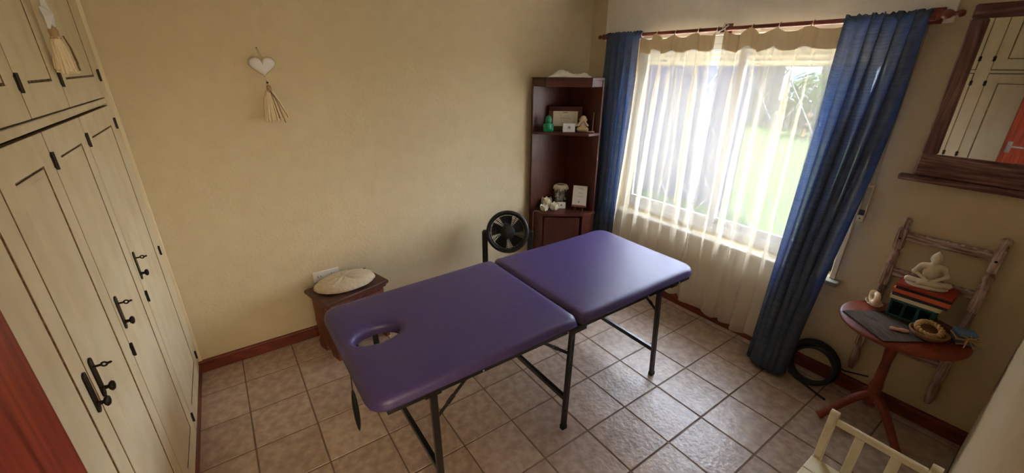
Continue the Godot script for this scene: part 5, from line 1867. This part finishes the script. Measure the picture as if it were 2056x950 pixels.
# ------------------------------------------------------------------ small fittings
func build_small_fittings() -> void:
	# wall socket behind the cushion
	var so := thing("wall_socket", "cream double power socket on the wall behind the round cushion", "socket", Vector3(-0.892, 0.462, ZB))
	var st := mb()
	box2(st, Vector3(-0.088, -0.038, 0.0), Vector3(0.088, 0.038, 0.010), 0.003)
	part("plate", st, M.white_plastic, so)
	for x in [-0.045, 0.045]:
		for s in [-1, 1]:
			st = mb()
			bx(st, Vector3(x + s * 0.009, 0.0, 0.0102), Vector3(0.004, 0.014, 0.001), 0.0, Transform3D(Basis(), Vector3.ZERO))
			part("slot", st, M.slot_dark, so)
	# shutter strap winder
	var w := thing("shutter_strap", "roller shutter strap in its cream winder plate beside the blue curtain", "strap", Vector3(XW, 1.15, 0.768))
	st = mb()
	box2(st, Vector3(-0.010, -0.110, -0.020), Vector3(0.0, -0.070, 0.020), 0.003)
	box2(st, Vector3(-0.010, 0.090, -0.020), Vector3(0.0, 0.105, 0.020), 0.003)
	box2(st, Vector3(-0.010, -0.072, -0.020), Vector3(0.0, 0.092, -0.013), 0.002)
	box2(st, Vector3(-0.010, -0.072, 0.013), Vector3(0.0, 0.092, 0.020), 0.002)
	part("plate", st, M.strap_plate, w)
	st = mb()
	box2(st, Vector3(-0.004, -0.070, -0.012), Vector3(-0.001, 0.90, 0.012), 0.0008)
	part("strap", st, M.strap_web, w)
	st = mb()
	bx(st, Vector3(-0.0045, -0.055, 0), Vector3(0.003, 0.030, 0.026), 0.0)
	part("slot", st, M.slot_dark, w)
	st = mb()
	lathe(st, [Vector2(0.004, 0), Vector2(0.003, 0.0015), Vector2(0, 0.002)], 10, Transform3D(Basis(Vector3(0, 1, 0), Vector3(-1, 0, 0), Vector3(0, 0, 1)), Vector3(-0.010, -0.090, 0)))
	part("screw", st, M.bronze, w)
	# coil of black cable against the wall
	var co := thing("cable_coil", "coil of thick black cable leaning on the wall beside the blue curtain", "cable", Vector3(1.47, 0, 0.80))
	var rng := RandomNumberGenerator.new(); rng.seed = 33
	var n := Vector3(-0.86, 0.48, -0.05).normalized()
	var uu := n.cross(Vector3.UP).normalized()
	var vv := uu.cross(n).normalized()
	if vv.y < 0: vv = -vv
	for k in 14:
		st = mb()
		var pts := []
		var R := 0.126 + rng.randf_range(-0.016, 0.010)
		var off := n * (0.014 * (k % 4) - 0.020) + uu * rng.randf_range(-0.008, 0.008)
		for i in 40:
			var a := TAU * i / 40.0
			pts.append(Vector3(0, 0.128, 0) + off + uu * cos(a) * R + vv * sin(a) * R * 0.98 + n * 0.004 * sin(a * 3.0 + k))
		var lowest := 1.0
		for p in pts: lowest = minf(lowest, p.y)
		for i in pts.size(): pts[i] += Vector3(0, 0.008 - lowest, 0)
		tube(st, pts, 0.0085, 7, true)
		part("loop", st, M.rubber, co)
	st = mb()
	tube(st, [Vector3(-0.06, 0.02, -0.10), Vector3(-0.08, 0.007, -0.02), Vector3(-0.12, 0.007, 0.08), Vector3(-0.14, 0.007, 0.15)], 0.006, 6)
	part("loose_end", st, M.rubber, co)
	st = mb()
	tube(st, [Vector3(-0.02, 0.18, 0.10), Vector3(0.02, 0.15, 0.16), Vector3(0.07, 0.155, 0.26)], 0.005, 6)
	part("loose_end", st, M.rubber, co)
	st = mb()
	for k in 4:
		var a := k * 0.8
		tube(st, [Vector3(-0.068, 0.030, -0.105), Vector3(-0.068 + 0.02 * cos(a), 0.030 + 0.012 * sin(a * 2.0), -0.105 + 0.026 * sin(a))], 0.003, 5)
	part("tie", st, M.cord_white, co)
	# thin white wire at the shelf cabinet's side
	st = mb()
	tube(st, [Vector3(0.925, 0.642, -1.300), Vector3(0.895, 0.644, -1.330), Vector3(0.876, 0.630, -1.345), Vector3(0.878, 0.50, -1.350), Vector3(0.880, 0.25, -1.352), Vector3(0.880, 0.004, -1.352)], 0.0022, 5)
	tag(part("thin_wire", st, M.cord_white), "thin white wire hanging down the corner cabinet's side", "wire")
